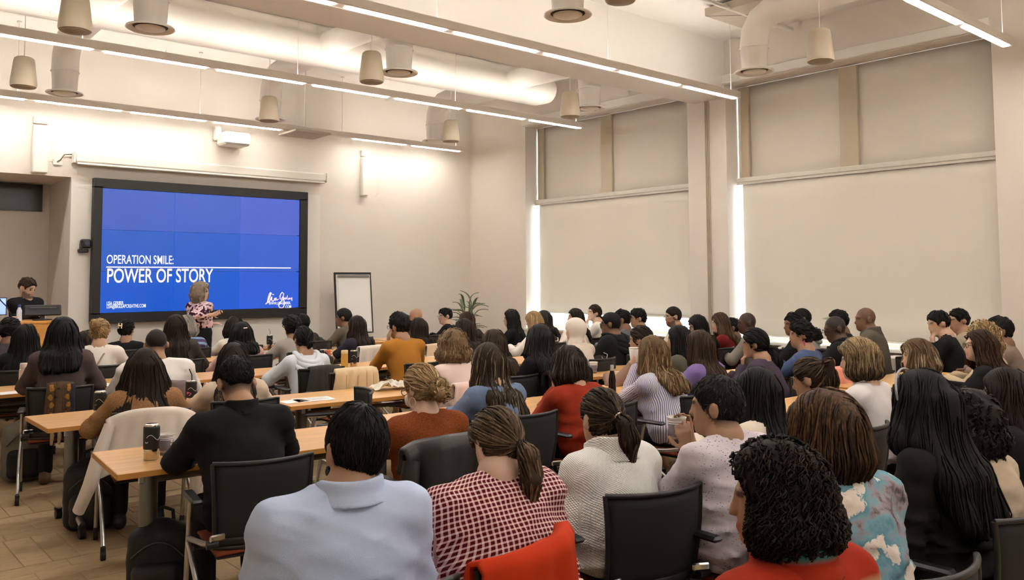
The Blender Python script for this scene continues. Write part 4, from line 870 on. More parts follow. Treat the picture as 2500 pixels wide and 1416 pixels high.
# ------------------------------------------------------------------ hair: a sculpted volume with combed locks on it
def make_hair(root, style, ho, hcol, pid, d, Hc, R, Rg, hs, th, ysr, T, head_sdf, rs, label):
    Hc32 = Hc.astype(f32); vr = float(np.clip(.0030*d, .0085, .0175)); wob = ho.get('wave', 0.0)
    tie = None; tail = []; hang = []; extra = []
    cut = ho.get('cut', 0.0)                                  # >0 lets more forehead show
    L = ho.get('L', {'long': .42, 'bob': .17, 'curlybob': .16, 'afro': 0}.get(style, 0))
    fl = ho.get('flare', 1.15)
    if style in ('long', 'bob', 'curlybob'):
        azm = math.radians(ho.get('az', 118 if style != 'long' else 112)); n = 13
        for i in range(n):
            az = -azm+2*azm*i/(n-1); r0 = ho.get('r', .034 if style == 'long' else .040)*(1+.15*rs.standard_normal()*.4)
            a = np.array([math.sin(az)*.072, -math.cos(az)*.088-.012, .02]); k = 1.0 if abs(az) < 1.2 else .9
            if style == 'long':
                b = np.array([math.sin(az)*.090*fl, -math.cos(az)*.088-.018, -.13]); yb = min(b[1], ysr-ho.get('bk', .15)) if abs(az) < 1.75 else min(-.01, ysr-.05)
                c = np.array([math.sin(az)*.105*fl, yb-.012, -.13-(L-.13)*k*(1-.10*rs.random())]); m = (b+c)/2+np.array([0, -.01, .02]); hang.append((a, b, r0, r0*.98)); hang.append((b, m, r0*.98, r0*.9)); hang.append((m, c, r0*.9, r0*.45))
            else:
                b = np.array([math.sin(az)*.094*fl, -math.cos(az)*.094*fl-.012, -.06]); c = np.array([math.sin(az)*.080*fl, -math.cos(az)*.078*fl-.01, -L*(1-.1*rs.random())]); hang.append((a, b, r0, r0*1.05)); hang.append((b, c, r0*1.05, r0*.55))
    if style == 'pony':
        z0 = ho.get('z', .02); tie = np.array([ho.get('x', 0.0), -.118-.6*th+(.035 if z0 > .06 else 0)*.6, z0]); tieg = Rg.T@(R@tie); Lp = ho.get('L', .26); w_ = ho.get('w', .030)
        sd = ho.get('side', 0.0); P0 = tieg; P1 = tieg+np.array([.2*sd, -.035, .012 if z0 > .04 else -.03]); P2 = tieg+np.array([.6*sd, -.05, -Lp*.45]); P3 = tieg+np.array([sd, -.035, -Lp])
        tail = [(P0, P1, .016, w_*.9), (P1, P2, w_*.9, w_*1.1), (P2, P3, w_*1.1, w_*.35)]
    if style in ('bun', 'updo'):
        z0 = ho.get('z', .01); tie = np.array([ho.get('x', 0), -.132-th*.5, z0]); br = ho.get('br', .045)
        for q in range(7 if style == 'bun' else 9):
            aa = 2*pi*q/7; extra.append((tie+np.array([math.cos(aa)*br*.55, -br*.25+.015*math.sin(3*aa), math.sin(aa)*br*.6]), br*(.55 if style == 'bun' else .6)))
    if style == 'scarf': hang.append((np.array([0, -.02, -.06]), np.array([0, -.035, -.20]), .085, .125))
    amp = ho.get('rough', {'short': .004, 'fade': .002, 'curlybob': .010, 'afro': .010, 'updo': .006}.get(style, .0015)); fq = ho.get('fq', 3.0 if style in ('curlybob', 'afro') else 2.2)
    def cap(Q):
        dd = ell(Q, (0, -.012, .025), (.077+th*(.55 if style in ('short', 'fade') else 1), .097+th, .098+th*.9))
        pl = .814*Q[:, 1]-.581*Q[:, 2]-(.0296-cut+(.012 if style in ('bob', 'curlybob', 'long') else 0))
        dd = smax(dd, pl, .012)
        lowz = ho.get('nape', -.075 if style in ('short', 'fade') else -.085)
        dd = smax(dd, lowz-Q[:, 2], .015)
        if style in ('short', 'fade', 'pony', 'bun', 'updo'):
            for s in (-1, 1): dd = smax(dd, -ell(Q, (s*.092, .004, -.022), (.034, .030, .050)), .01)
            if style in ('short', 'fade'): dd = smax(dd, np.abs(Q[:, 0])-(.046+.62*(Q[:, 2]-lowz)), .012)
        return dd
    def hsdf(P):
        Q = (P-Hc32)@R/hs; Gq = (P-Hc32)@Rg/hs
        dd = cap(Q)
        for a, b, ra, rb in hang: dd = smin(dd, cone(Gq, a, b, ra, rb), .022)
        if hang:
            dd = smax(dd, -(ell(Q, (0, .085, -.035), (.062, .085, .105))), .012)
        for a, b, ra, rb in tail: dd = smin(dd, cone(Gq, a, b, ra, rb), .012)
        for c, r_ in extra: dd = smin(dd, ell(Q, c, (r_, r_*.9, r_)), .008)
        if amp: dd = dd+amp*smooth_noise(P*fq, 1.0, pid*.7)+amp*.5*smooth_noise(P*fq*2.3, 1.0, pid)
        if style == 'long': dd = dd+.004*np.sin(np.arctan2(Gq[:, 0], -Gq[:, 1])*17+pid+6*wob*Gq[:, 2])*np.clip((.05-Gq[:, 2])*8, 0, 1)
        return dd*hs
    ext = [np.array([0, 0, .13+th]), np.array([.10+th, .09, -.09]), np.array([-.10-th, -.13-th, -.09])]
    pts = [R@e for e in ext]+[Rg@np.array(p) for a, b, ra, rb in hang+tail for p in (a, b)]+[R@(c+sg*r_) for c, r_ in extra for sg in (np.array([1, -1, 1]), np.array([-1, -1, -1]))]
    for a in (-1, 1):
        for b in (-1, 1): pts.append(Rg@np.array([a*(.09+th), b*(.11+th), .05]))
    pts = np.array(pts)*hs+Hc; lo, hi = pts.min(0)-.055, pts.max(0)+.055
    v, q = nets(hsdf, axis(lo[0], hi[0], vr), axis(lo[1], hi[1], vr), axis(lo[2], hi[2], vr))
    if len(v) < 20: return
    tint = np.full(len(v), ho.get('base', .30)); zrel = (v[:, 2]-Hc[2])
    if 'root' in ho: tint = np.clip(ho['root'][0]+(ho['root'][1]-ho['root'][0])*np.clip((.12-zrel)/.5, 0, 1), 0, 1)
    V, Qd, TT = [v], [q], [tint]
    # locks
    M = int(ho.get('n', np.clip(1500/d, 90, 480))); K = 9 if d < 5 else 6
    if style == 'fade': M = 1100 if d < 5 else 0
    if style == 'scarf': M = 0
    if M:
        curly = style in ('curlybob', 'afro') or ho.get('curl', False)
        sel = rs.integers(0, len(v), M); p = v[sel].astype(np.float64); rad = ho.get('lock', .0017 if style == 'fade' else (.0024 if style == 'short' else .0032)+.0005*d)*(.7+.6*rs.random(M)); eps = .004
        Ltot = ho.get('lk', {'long': .24, 'bob': .16, 'short': .045, 'fade': .022, 'pony': .13, 'bun': .10, 'updo': .09, 'curlybob': .07, 'afro': .05, 'scarf': .1}.get(style, .1))*(.6+.7*rs.random(M)); ds = Ltot/(K-1)
        tieL = R@tie*hs+Hc if tie is not None else None
        def grad(p):
            pf = p.astype(f32); g = np.stack([hsdf(pf+A3(eps, 0, 0))-hsdf(pf-A3(eps, 0, 0)), hsdf(pf+A3(0, eps, 0))-hsdf(pf-A3(0, eps, 0)), hsdf(pf+A3(0, 0, eps))-hsdf(pf-A3(0, 0, eps))], 1).astype(np.float64)
            return g/(np.linalg.norm(g, axis=1, keepdims=True)+1e-9)
        rings = []; lift = rs.random(M)*(.002 if style in ('short', 'fade') else .004)+.0008; phs = rs.random(M)*6.28; jit = rs.standard_normal((M, 3))*{'short': .16, 'fade': .3, 'updo': .2, 'bun': .12}.get(style, .07)
        for i in range(K):
            g = grad(p); dd = hsdf(p.astype(f32)).astype(np.float64); p = p-g*(dd-lift)[:, None]
            rel = p-Hc; Gl = rel@Rg.astype(np.float64)
            if style == 'pony' and tie is not None:
                near = ((p-tieL)@np.array([0, 0, 1.]) < -.02) & (Gl[:, 1] < -.10) if ho.get('z', .02) > -.02 else (Gl[:, 2] < -.09)
                vv = np.where(near[:, None], np.array([0, 0, -1.0]), tieL-p)
            elif style in ('bun', 'updo') and tie is not None: vv = tieL-p
            elif style in ('short', 'fade'):
                crown = Hc+R@np.array([.01, -.05, .12]); vv = (p-crown); vv[:, 2] -= .03
            else:
                up = np.clip((Gl[:, 2]-.05)/.07, 0, 1)[:, None]; loc = np.stack([np.sign(Gl[:, 0]+.012)*.9, -.35*np.ones(M), -.3*np.ones(M)], 1); vv = up*(loc@Rg.T.astype(np.float64))+(1-up)*np.array([0, 0, -1.0])
            vv = vv/(np.linalg.norm(vv, axis=1, keepdims=True)+1e-9)+jit; vv = vv-g*np.einsum('ij,ij->i', vv, g)[:, None]; vv = vv/(np.linalg.norm(vv, axis=1, keepdims=True)+1e-9)
            b = np.cross(vv, g)
            if wob or curly:
                ww = (.0065 if curly else .006*wob); c_ = p+b*(np.sin(phs+i*(1.9 if curly else 1.0))*ww)[:, None]+(g*(np.cos(phs+i*1.9)*ww*.8+ww*.6)[:, None] if curly else 0)
            else: c_ = p
            tp = (1-.75*max(0, (i/(K-1)-.5)*2))*(.35 if i == 0 else 1); rr = (rad*tp)[:, None]
            rings.append(np.stack([c_-g*.002+b*rr, c_-g*.002-b*rr, c_+g*rr*.75], 1)); p = p+vv*ds[:, None]
        Rn = np.stack(rings, 1)                                   # M,K,3,3
        vs = Rn.reshape(-1, 3); base = (np.arange(M)*K*3)[:, None, None]; kk = (np.arange(K-1)*3)[None, :, None]
        fq_ = [np.stack([base+kk+a, base+kk+b_, base+kk+3+b_, base+kk+3+a], -1).reshape(-1, 4) for a, b_ in ((0, 1), (1, 2), (2, 0))]
        V.append(vs); Qd.append(np.concatenate(fq_)[:, ::-1]+len(v)); tn = rs.random(M)
        if 'root' in ho: tn = np.clip(np.interp(-(Rn[:, 0, 0, 2]-Hc[2]), [-.12, .38], ho['root'])+.35*(tn-.5), 0, 1)
        TT.append(np.repeat(tn, K*3))
    c1, c2 = hcol; nm = 'hair_%03d_%03d_%03d' % tuple(int(x*400) for x in c1)+'_%03d_%03d_%03d' % tuple(int(x*400) for x in c2)
    o = quads_obj('headscarf' if style == 'scarf' else 'hair', np.concatenate(V), np.concatenate(Qd), hair_mat(nm, c1, c2) if style != 'scarf' else mat('scarf_white', srgb(222, 212, 198), .9, bump=.3, bscale=300), root, {'tint': np.concatenate(TT)})
    if style == 'pony' and 'band' in ho:
        c = R@tie*hs+Hc; ax = nrm(Rg@(tail[0][1]-tail[0][0])); e1 = nrm(np.cross(ax, (1, 0, .1))); e2 = np.cross(ax, e1)
        MB().tube([tuple(c+(e1*math.cos(a)+e2*math.sin(a))*.0185) for a in np.linspace(0, 2*pi, 15)], .006, 8, caps=False).build('hair_tie', mat('hair_tie_%d' % pid, ho['band'], .7), root)

# ------------------------------------------------------------------ the people: pixel of the top of the head, distance Y, looks
BLK = ((.008, .007, .0065), (.030, .025, .021)); DBR = ((.020, .012, .008), (.065, .040, .024)); BRN = ((.050, .028, .015), (.14, .085, .046)); LBR = ((.10, .058, .030), (.30, .19, .10))
AUB = ((.040, .018, .009), (.12, .055, .025)); BLO = ((.36, .23, .105), (.74, .55, .31)); HIL = ((.045, .028, .017), (.46, .35, .22)); GRY = ((.10, .09, .08), (.34, .30, .26)); SIL = ((.30, .27, .23), (.62, .57, .48)); DGR = ((.028, .022, .018), (.13, .10, .08)); CHE = ((.085, .040, .016), (.30, .155, .06))
W_ = srgb(232, 224, 214); INK = (.010, .010, .011)
PP = [
 # front rows, left
 (3, 27, 775, 10.8, 'f', 'brown', ('updo', {'t': .03}), BLK, ('tweed', srgb(74, 70, 72)), 'person with short black hair in a dark tweed blazer, in front of the lectern', {'tops': {'collar': .05}}),
 (4, 65, 790, 9.2, 'f', 'brown', ('long', {'L': .52, 'flare': 1.15}), BLK, ('plain', INK), 'person with very long black braids and a black top, at the left edge', {'glasses': 'metal'}),
 (5, 155, 772, 7.62, 'f', 'tan', ('long', {'L': .30, 'flare': 1.2, 'r': .038}), BLK, ('plain', srgb(88, 74, 70)), 'person with long black hair in a grey-brown sweater, by the scarf-hung chair', {'hy': 12, 'legs': True, 'shoe': 'boot_brown', 'shoec': (.13, .07, .035)}),
 (6, 213, 806, 10.4, 'f', 'tan', ('bob', {}), DBR, ('tweed', srgb(92, 66, 70)), 'person with dark hair in a plaid top, mostly hidden by the blond updo', {'hs': .93}),
 (7, 245, 778, 9.15, 'f', 'light', ('updo', {'z': .07, 'br': .05, 'rough': .01, 't': .02}), BLO, ('plain', W_), 'person with a messy blond updo in a white shirt with a bag strap', {'tops': {'fold': 1.6}}),
 (8, 310, 780, 10.9, 'f', 'tan', ('bun', {'z': .05, 'br': .035}), BLK, ('plain', INK), 'person with a cream claw clip in black hair and a black turtleneck', {'tops': {'collar': .07, 'collar_r': .062, 'neck': .055}, 'w': .88}),
 (9, 382, 802, 7.25, 'm', 'tan', ('fade', {'t': .012, 'nape': -.04}), DBR, ('plain', srgb(236, 230, 224)), 'person with cropped brown hair in a white T-shirt with script on the back', {'pitch': 24, 'sleeve': .58, 'tops': {'fold': 1.4, 'bulk': 1.12}, 'hy': 8, 'w': 1.24}),
 (10, 430, 767, 9.2, 'f', 'light', ('long', {'L': .36, 'wave': 1.0}), DBR, ('plain', srgb(66, 60, 52)), 'person with long dark wavy hair in an olive-grey jacket, left of the presenter', {}),
 (11, 455, 768, 10.6, 'f', 'fair', ('bob', {'L': .13}), SIL, ('bands', srgb(84, 72, 104), srgb(140, 170, 200)), 'person with grey-blond hair in a purple and blue striped sweater', {}),
 (12, 572, 772, 10.5, 'f', 'tan', ('bob', {'L': .16, 'flare': 1.1}), DBR, ('plain', srgb(226, 216, 204)), 'person with a dark bob in a white top, right of the presenter', {}),
 (13, 590, 785, 9.2, 'f', 'tan', ('long', {'L': .20, 'wave': 1.2, 'r': .042, 'flare': 1.2}), BLK, ('plain', srgb(222, 178, 166)), 'person with wavy black hair in a pale pink hoodie', {'tops': {'hood': 1.0, 'fold': 1.3}}),
 (14, 355, 848, 5.9, 'f', 'tan', ('long', {'L': .56, 'wave': 1.4, 'flare': 1.35, 'r': .042, 'bk': .175}), DBR, ('fuzzy', srgb(176, 130, 88)), 'person with very long dark brown hair in a tan sweater, before the white jacket', {'lean': .14, 'arms': ('table', 'table')}),
 (15, 570, 835, 5.95, 'f', 'light', ('long', {'L': .34, 'root': (.1, .9)}), ((.022, .014, .010), (.36, .25, .15)), ('plain', srgb(216, 196, 172)), 'person with dark hair fading to blond ends, just beyond the black jacket', {}),
 (16, 577, 865, 4.25, 'm', 'tan', ('fade', {'t': .022, 'nape': -.035, 'k': .85}), BLK, ('plain', INK), 'person with a black fade haircut in a black jacket, head bowed', {'pitch': 30, 'lean': .30, 'tops': {'collar': .05, 'bulk': 1.05, 'off': .014}, 'arms': ('table', 'table'), 'w': 1.08, 'look': (2.2, 8), 'tyaw': -8, 'cyaw': -10, 'topname': 'jacket'}),
 (17, 712, 768, 9.2, 'f', 'tan', ('updo', {'t': .035, 'z': .0, 'br': .05, 'rough': .012}), BLK, ('knit', srgb(186, 178, 168)), 'person with a loose black updo in a light grey cable cardigan', {}),
 (18, 735, 765, 10.6, 'm', 'brown', ('short', {}), BLK, ('plain', srgb(60, 52, 46)), 'person with short dark hair, half hidden behind the loose black updo', {}),
 (19, 740, 797, 7.55, 'f', 'tan', ('bun', {'z': -.045, 'br': .038, 't': .014}), BLK, ('plain', srgb(216, 220, 226)), 'person with braided black hair in a pale blue hoodie', {'tops': {'hood': 1.25, 'fold': 1.3, 'bulk': 1.08}, 'hy': 6, 'lean': .2}),
 # front rows, middle
 (20, 838, 752, 10.75, 'm', 'brown', ('fade', {'t': .022}), BLK, ('plain', srgb(98, 88, 76)), 'person with a high fade in an olive-grey jacket, in front of the flip chart', {'tops': {'hood': .9}}),
 (21, 870, 770, 9.2, 'f', 'light', ('long', {'L': .36, 'flare': 1.05}), DBR, ('plain', srgb(44, 42, 52)), 'person with long dark hair in a navy blouse with ruffled short sleeves', {'sleeve': .45}),
 (22, 973, 762, 7.3, 'm', 'tan', ('short', {'t': .028, 'rough': .008, 'fq': 5}), BLK, ('plain', srgb(178, 118, 44)), 'person with curly black hair and glasses in a mustard sweater', {'glasses': 'dark', 'arms': ('cheek', 'table'), 'hy': 14, 'lean': .2, 'tops': {'fold': 1.2}, 'w': 1.1}),
 (23, 1014, 753, 10.45, 'm', 'tan', ('bald', {}), DBR, ('plain', srgb(70, 60, 56)), 'bald person in a dark top, beyond the mustard sweater', {}),
 (24, 1020, 775, 8.9, 'f', 'light', ('long', {'L': .25, 'flare': 1.0}), DBR, ('floral', srgb(222, 212, 204), srgb(120, 50, 52)), 'person with dark shoulder-length hair in a floral top', {}),
 (25, 1086, 751, 10.75, 'm', 'light', ('short', {}), BLK, ('plain', INK), 'person with short black hair and glasses in a black jacket, near the plant', {'glasses': 'metal', 'tops': {'collar': .04}, 'hy': 12}),
 (26, 1138, 760, 9.3, 'f', 'light', ('long', {'L': .22, 'flare': 1.0}), BRN, ('plain', srgb(150, 130, 110)), 'person with brown hair in front of the plant', {}),
 (27, 1132, 777, 7.6, 'f', 'light', ('long', {'L': .26, 'flare': 1.05}), DBR, ('plain', srgb(120, 100, 86)), 'person with smooth dark brown hair, behind the curly blond head', {}),
 (28, 1105, 803, 5.55, 'f', 'fair', ('curlybob', {'t': .042, 'L': .13}), ((.20, .125, .062), (.50, .36, .20)), ('plain', srgb(234, 210, 200)), 'person with short curly blond hair in a pale pink cardigan', {'tops': {'bulk': 1.1, 'off': .015}}),
 (29, 1203, 803, 5.75, 'f', 'light', ('long', {'L': .25, 'flare': 1.1, 'r': .036}), ((.045, .027, .016), (.15, .10, .06)), ('plain', srgb(230, 216, 196)), 'person with straight brown hair in a cream sweater', {}),
 (30, 1190, 835, 4.28, 'f', 'light', ('long', {'L': .36, 'flare': 1.2, 'r': .036, 'n': 480, 'lock': .0045}), HIL, ('denim', srgb(112, 130, 160), srgb(160, 176, 200)), 'person with long streaked blond-brown hair in a denim jacket', {'glasses': 'dark', 'topname': 'jacket', 'lean': .2, 'hy': 10}),
 (31, 1028, 888, 3.8, 'f', 'fair', ('bun', {'z': -.025, 'br': .062, 't': .018, 'n': 460}), BLO, ('fuzzy', srgb(146, 74, 36)), 'person with a blond bun and hoop earrings in a fuzzy brown sweater', {'glasses': 'dark', 'earring': ('hoop', (.75, .68, .6)), 'hy': 22, 'pitch': 12, 'w': 1.0, 'tops': {'off': .016}}),
 (32, 1247, 754, 9.0, 'f', 'light', ('long', {'L': .40, 'flare': 1.0}), BLK, ('plain', INK), 'person with long straight black hair and a black top, by the window pier', {}),
 (33, 1302, 758, 8.15, 'f', 'fair', ('long', {'L': .26, 'flare': 1.05}), BLO, ('plain', srgb(224, 214, 202)), 'person with long straight pale blond hair in a white top', {'pitch': 14}),
 (34, 1326, 757, 9.0, 'f', 'fair', ('long', {'L': .24, 'flare': 1.0}), DGR, ('plain', srgb(96, 90, 84)), 'person with dark grey hair, behind the pale blond hair', {}),
 (35, 1315, 790, 5.55, 'f', 'light', ('long', {'L': .34, 'wave': 1.5, 'flare': 1.45, 'r': .044}), ((.012, .010, .009), (.05, .04, .034)), ('plain', INK), 'person with voluminous wavy black hair in a black coat', {}),
 # last rows
 (36, 870, 983, 2.3, 'm', 'tan', ('short', {'t': .02, 'n': 1100, 'nape': -.085, 'lock': .0024, 'rough': .003}), BLK, ('plain', srgb(194, 208, 236)), 'person with short black hair in a light blue blazer, seen from behind', {'tops': {'bulk': 1.06, 'off': .016, 'collar': .042, 'collar_r': .086, 'fold': 1.0}, 'w': 1.12, 'pants': srgb(96, 100, 112), 'arms': ('lap', 'lap'), 'look': (2.4, 9), 'tyaw': -14, 'topname': 'blazer', 'cback': .06, 'lean': .10, 'lx': .055, 'up': .022}),
 (37, 1210, 992, 2.35, 'f', 'fair', ('pony', {'z': -.035, 'x': .02, 'L': .23, 'w': .036, 'band': (.015, .012, .01), 'n': 560, 't': .016}), ((.075, .046, .026), (.30, .20, .115)), ('gingham', srgb(150, 30, 42), srgb(236, 220, 214)), 'person with a light brown ponytail in a red gingham shirt', {'pitch': 22, 'lean': .16, 'w': 1.22, 'tops': {'belly': 1.22, 'bulk': 1.12, 'fold': 1.5}, 'look': (2.3, 9), 'topname': 'shirt', 'tyaw': -4, 'arms': ('lap', 'lap'), 'cyaw': 14, 'cback': .03, 'cdx': -.20, 'lx': .06, 'up': .04}),
 (38, 1385, 842, 4.2, 'f', 'light', ('bob', {'L': .15, 'flare': 1.0, 't': .024, 'n': 420}), ((.026, .018, .013), (.17, .13, .10)), ('plain', srgb(152, 48, 26)), 'person with a grey-brown bob and glasses in a rust red sweater', {'glasses': 'metal', 'arms': ('cheek', 'table'), 'lean': .2, 'hy': 8, 'pitch': 10, 'w': 1.0, 'tops': {'fold': 1.4, 'bulk': 1.06}}),
 (39, 1403, 752, 8.4, 'f', 'light', ('long', {'L': .34, 'az': 95}), DBR, ('plain', srgb(228, 214, 200)), 'person with long dark hair in a white top, hand at the mouth', {'arms': ('chin', 'table'), 'hy': 10, 'pitch': -4}),
 (40, 1450, 744, 8.8, 'f', 'fair', ('pony', {'z': -.05, 'L': .16}), BRN, ('plain', srgb(226, 218, 208)), 'person with smooth brown hair tied low in a white top, chin raised', {'arms': ('chin', 'table'), 'hy': 14, 'pitch': -8}),
 (41, 1403, 775, 6.3, 'f', 'fair', ('scarf', {'t': .03, 'nape': -.13, 'cut': -.01}), BLO, ('plain', srgb(214, 200, 184)), 'person in a white headscarf', {}),
 (42, 1489, 762, 6.4, 'm', 'brown', ('fade', {'t': .014}), BLK, ('plain', INK), 'person with cropped hair and glasses in a black hooded coat', {'glasses': 'dark', 'tops': {'hood': 1.35, 'bulk': 1.22, 'off': .02}, 'topname': 'coat', 'hy': 10}),
 (43, 1517, 755, 7.5, 'm', 'brown', ('short', {}), BLK, ('plain', srgb(96, 94, 94)), 'person with short dark hair and a grey top, beyond the black hooded coat', {'tops': {'collar': .05}}),
 (44, 1556, 752, 7.8, 'm', 'tan', ('short', {'t': .026}), BLK, ('plain', srgb(92, 82, 80)), 'person with tousled black hair in a grey-brown jacket, before the far window', {'hy': 8, 'tops': {'collar': .04}}),
 (45, 1642, 748, 7.0, 'm', 'tan', ('fade', {'t': .016}), DBR, ('plain', srgb(206, 190, 170)), 'bearded person with short dark hair in a beige T-shirt', {'beard': .9, 'hy': 20, 'sleeve': .55, 'glasses': 'metal'}),
 (46, 1562, 795, 5.0, 'f', 'light', ('pony', {'z': -.03, 'L': .14}), DBR, ('plain', srgb(150, 120, 104)), 'person with dark tied-back hair, just beyond the blue striped shirt', {'hy': 12}),
 (47, 1590, 818, 4.1, 'f', 'fair', ('long', {'L': .27, 'wave': 1.6, 'flare': 1.2, 'r': .038, 'n': 460}), ((.16, .095, .042), (.50, .34, .17)), ('stripe', srgb(236, 230, 232), srgb(122, 118, 160)), 'person with wavy honey blond hair in a blue striped shirt, drinking', {'arms': ('cup', 'lap'), 'hy': 8, 'lean': .2, 'w': 1.02, 'topname': 'shirt'}),
 (48, 1655, 793, 5.0, 'f', 'tan', ('long', {'L': .30}), BLK, ('plain', srgb(92, 90, 76)), 'person with black hair in an olive top with white straps', {'hy': 14}),
 (49, 1702, 767, 6.2, 'f', 'light', ('long', {'L': .24, 'flare': 1.0}), BLK, ('plain', srgb(86, 70, 66)), 'person with black hair and glasses looking down, by the conduit pier', {'glasses': 'dark', 'pitch': 16, 'hy': 18}),
 (50, 1756, 762, 6.3, 'f', 'fair', ('long', {'L': .30, 'wave': 1.5, 'root': (.15, .8)}), LBR, ('plain', srgb(112, 30, 26)), 'person with wavy blond-brown hair in a dark red velvet top', {'hy': 16}),
 (51, 1785, 775, 6.6, 'm', 'brown', ('short', {}), BLK, ('plain', srgb(80, 74, 70)), 'person with dark hair, barely visible past the bald head in grey', {}),
 (52, 1822, 763, 5.7, 'm', 'dark', ('buzz', {'k': .5}), BLK, ('plain', srgb(132, 122, 112)), 'bald dark-skinned person in a grey jacket', {'hy': 14, 'w': 1.1, 'tops': {'bulk': 1.1}}),
 (53, 1705, 805, 4.3, 'f', 'light', ('long', {'L': .38, 'flare': 1.2, 'root': (.1, .75), 'n': 400}), ((.050, .028, .015), (.27, .165, .085)), ('plain', srgb(122, 102, 152)), 'person with long brown hair in a purple sweater', {'hy': 4}),
 (54, 1840, 802, 4.2, 'f', 'tan', ('pony', {'z': -.05, 'L': .26, 'w': .05, 't': .022, 'n': 380}), BLK, ('plain', srgb(70, 58, 72)), 'person with a low black ponytail in a plum sweater, hand at the chin', {'arms': ('chin', 'table'), 'hy': 20, 'lean': .2}),
 (55, 1935, 763, 4.95, 'f', 'brown', ('pony', {'z': -.02, 'L': .1}), BLK, ('plain', INK), 'person with braided black hair in profile, beyond the blue fleece', {'hy': 30}),
 (56, 1956, 752, 5.5, 'm', 'dark', ('fade', {'t': .012}), BLK, ('plain', srgb(206, 198, 188)), 'person with a black fade in a pale grey hoodie', {'tops': {'hood': 1.1}, 'hy': 4}),
 (57, 1953, 782, 4.2, 'f', 'tan', ('updo', {'z': .0, 'br': .052, 't': .026, 'rough': .012, 'n': 420}), BLK, ('denim', srgb(78, 92, 128), srgb(118, 132, 168)), 'person with a black updo and pink earrings in a blue fleece, hands clasped', {'arms': ('clasp', 'clasp'), 'hy': 28, 'earring': ('drop', (.75, .05, .22)), 'hands': True, 'w': 1.02}),
 (58, 2045, 756, 4.9, 'm', 'brown', ('short', {}), BLK, ('plain', (.018, .018, .018)), 'person with short black hair in a black jacket, beyond the man with glasses', {'tops': {'collar': .05}, 'hy': 20}),
 (59, 2037, 771, 4.2, 'm', 'dark', ('buzz', {'k': .8}), BLK, ('plain', INK), 'dark-skinned person with cropped hair and glasses in a black jacket', {'glasses': 'dark', 'hy': 26, 'pitch': 14, 'tops': {'collar': .04, 'bulk': 1.08}}),
 (60, 2111, 751, 4.35, 'm', 'brown', ('buzz', {'k': .35}), DBR, ('tweed', srgb(96, 88, 76)), 'person with a shaved head in a grey tweed coat', {'hy': 18, 'tops': {'collar': .05, 'collar_r': .085, 'bulk': 1.15, 'off': .02}, 'topname': 'coat', 'w': 1.1}),
 (61, 2289, 757, 3.7, 'm', 'light', ('short', {}), BLK, ('plain', INK), 'person with short black hair in a black cardigan, hand at the chin', {'arms': ('chin', 'table'), 'hy': 22, 'pitch': 12, 'lean': .2}),
 (62, 2338, 752, 3.75, 'm', 'tan', ('short', {}), BLK, ('plain', srgb(176, 160, 138)), 'person with short black hair in a beige shirt, last before the grey pier', {'hy': 26}),
 (63, 2437, 772, 3.0, 'm', 'brown', ('short', {'t': .02}), BLK, ('tweed', srgb(140, 122, 108)), 'person with short dark hair in a grey-brown check shirt, at the right edge', {'hy': 10, 'arms': ('table', 'table')}),
 (64, 2397, 783, 2.85, 'f', 'fair', ('curlybob', {'t': .038, 'L': .24, 'flare': 1.2, 'rough': .005, 'n': 500}), BLO, ('plain', srgb(190, 170, 140)), 'person with big curly blond hair, beyond the auburn hair', {}),
 (65, 2388, 803, 2.62, 'f', 'fair', ('long', {'L': .30, 'wave': 1.6, 'flare': 1.35, 'r': .042, 'n': 360}), AUB, ('plain', INK), 'person with long wavy auburn hair and glasses in a black top', {'glasses': 'dark', 'hy': 24, 'pitch': -4}),
 (66, 2237, 825, 2.75, 'f', 'fair', ('bob', {'L': .22, 'flare': 1.2, 'r': .04, 'n': 400}), ((.12, .07, .032), (.55, .42, .26)), ('plain', srgb(60, 50, 46)), 'person with streaked blond shoulder-length hair, looking left in profile', {'hy': 26}),
 (67, 2092, 823, 2.62, 'f', 'fair', ('bob', {'L': .10, 'flare': 1.05, 't': .042, 'n': 420, 'root': (.85, -.2)}), ((.06, .036, .02), (.58, .40, .20)), ('plain', srgb(226, 218, 216)), 'person with a short blond coiffure and pearl earrings in a white top', {'earring': ('pearl', (.85, .83, .78)), 'hy': 24, 'sleeve': .55, 'tops': {'neck': .075}}),
 (68, 1975, 872, 2.62, 'f', 'tan', ('pony', {'z': .075, 'L': .22, 'w': .030, 'band': (.01, .01, .01), 't': .012}), ((.035, .02, .012), (.26, .16, .085)), ('plain', INK), 'person with a high brown ponytail and a black top', {'hy': 14, 'pitch': 14}),
 (69, 2010, 950, 1.4, 'f', 'light', ('bob', {'L': .16, 'flare': 1.1, 't': .034, 'n': 560, 'root': (.75, .0), 'lk': .2}), ((.020, .011, .006), (.24, .115, .045)), ('tiedye', W_), 'person with a chestnut bob in a blue and white patterned shirt', {'topname': 'shirt', 'hy': 2, 'w': 1.05, 'arms': ('lap', 'lap'), 'tops': {'bulk': 1.08, 'fold': 1.6}, 'cyaw': -8}),
 (70, 2245, 900, 1.45, 'f', 'light', ('long', {'L': .46, 'flare': 1.55, 'r': .048, 'n': 560}), ((.006, .0055, .005), (.022, .018, .015)), ('plain', (.012, .011, .010)), 'person with very long full black hair and a thin hairband', {'arms': ('lap', 'lap'), 'hy': 6}),
 (71, 2356, 950, 1.5, 'f', 'light', ('curlybob', {'t': .04, 'L': .17}), ((.014, .010, .008), (.055, .040, .030)), ('plain', srgb(196, 174, 150)), 'person with dark tousled hair in a beige top', {'arms': ('lap', 'lap')}),
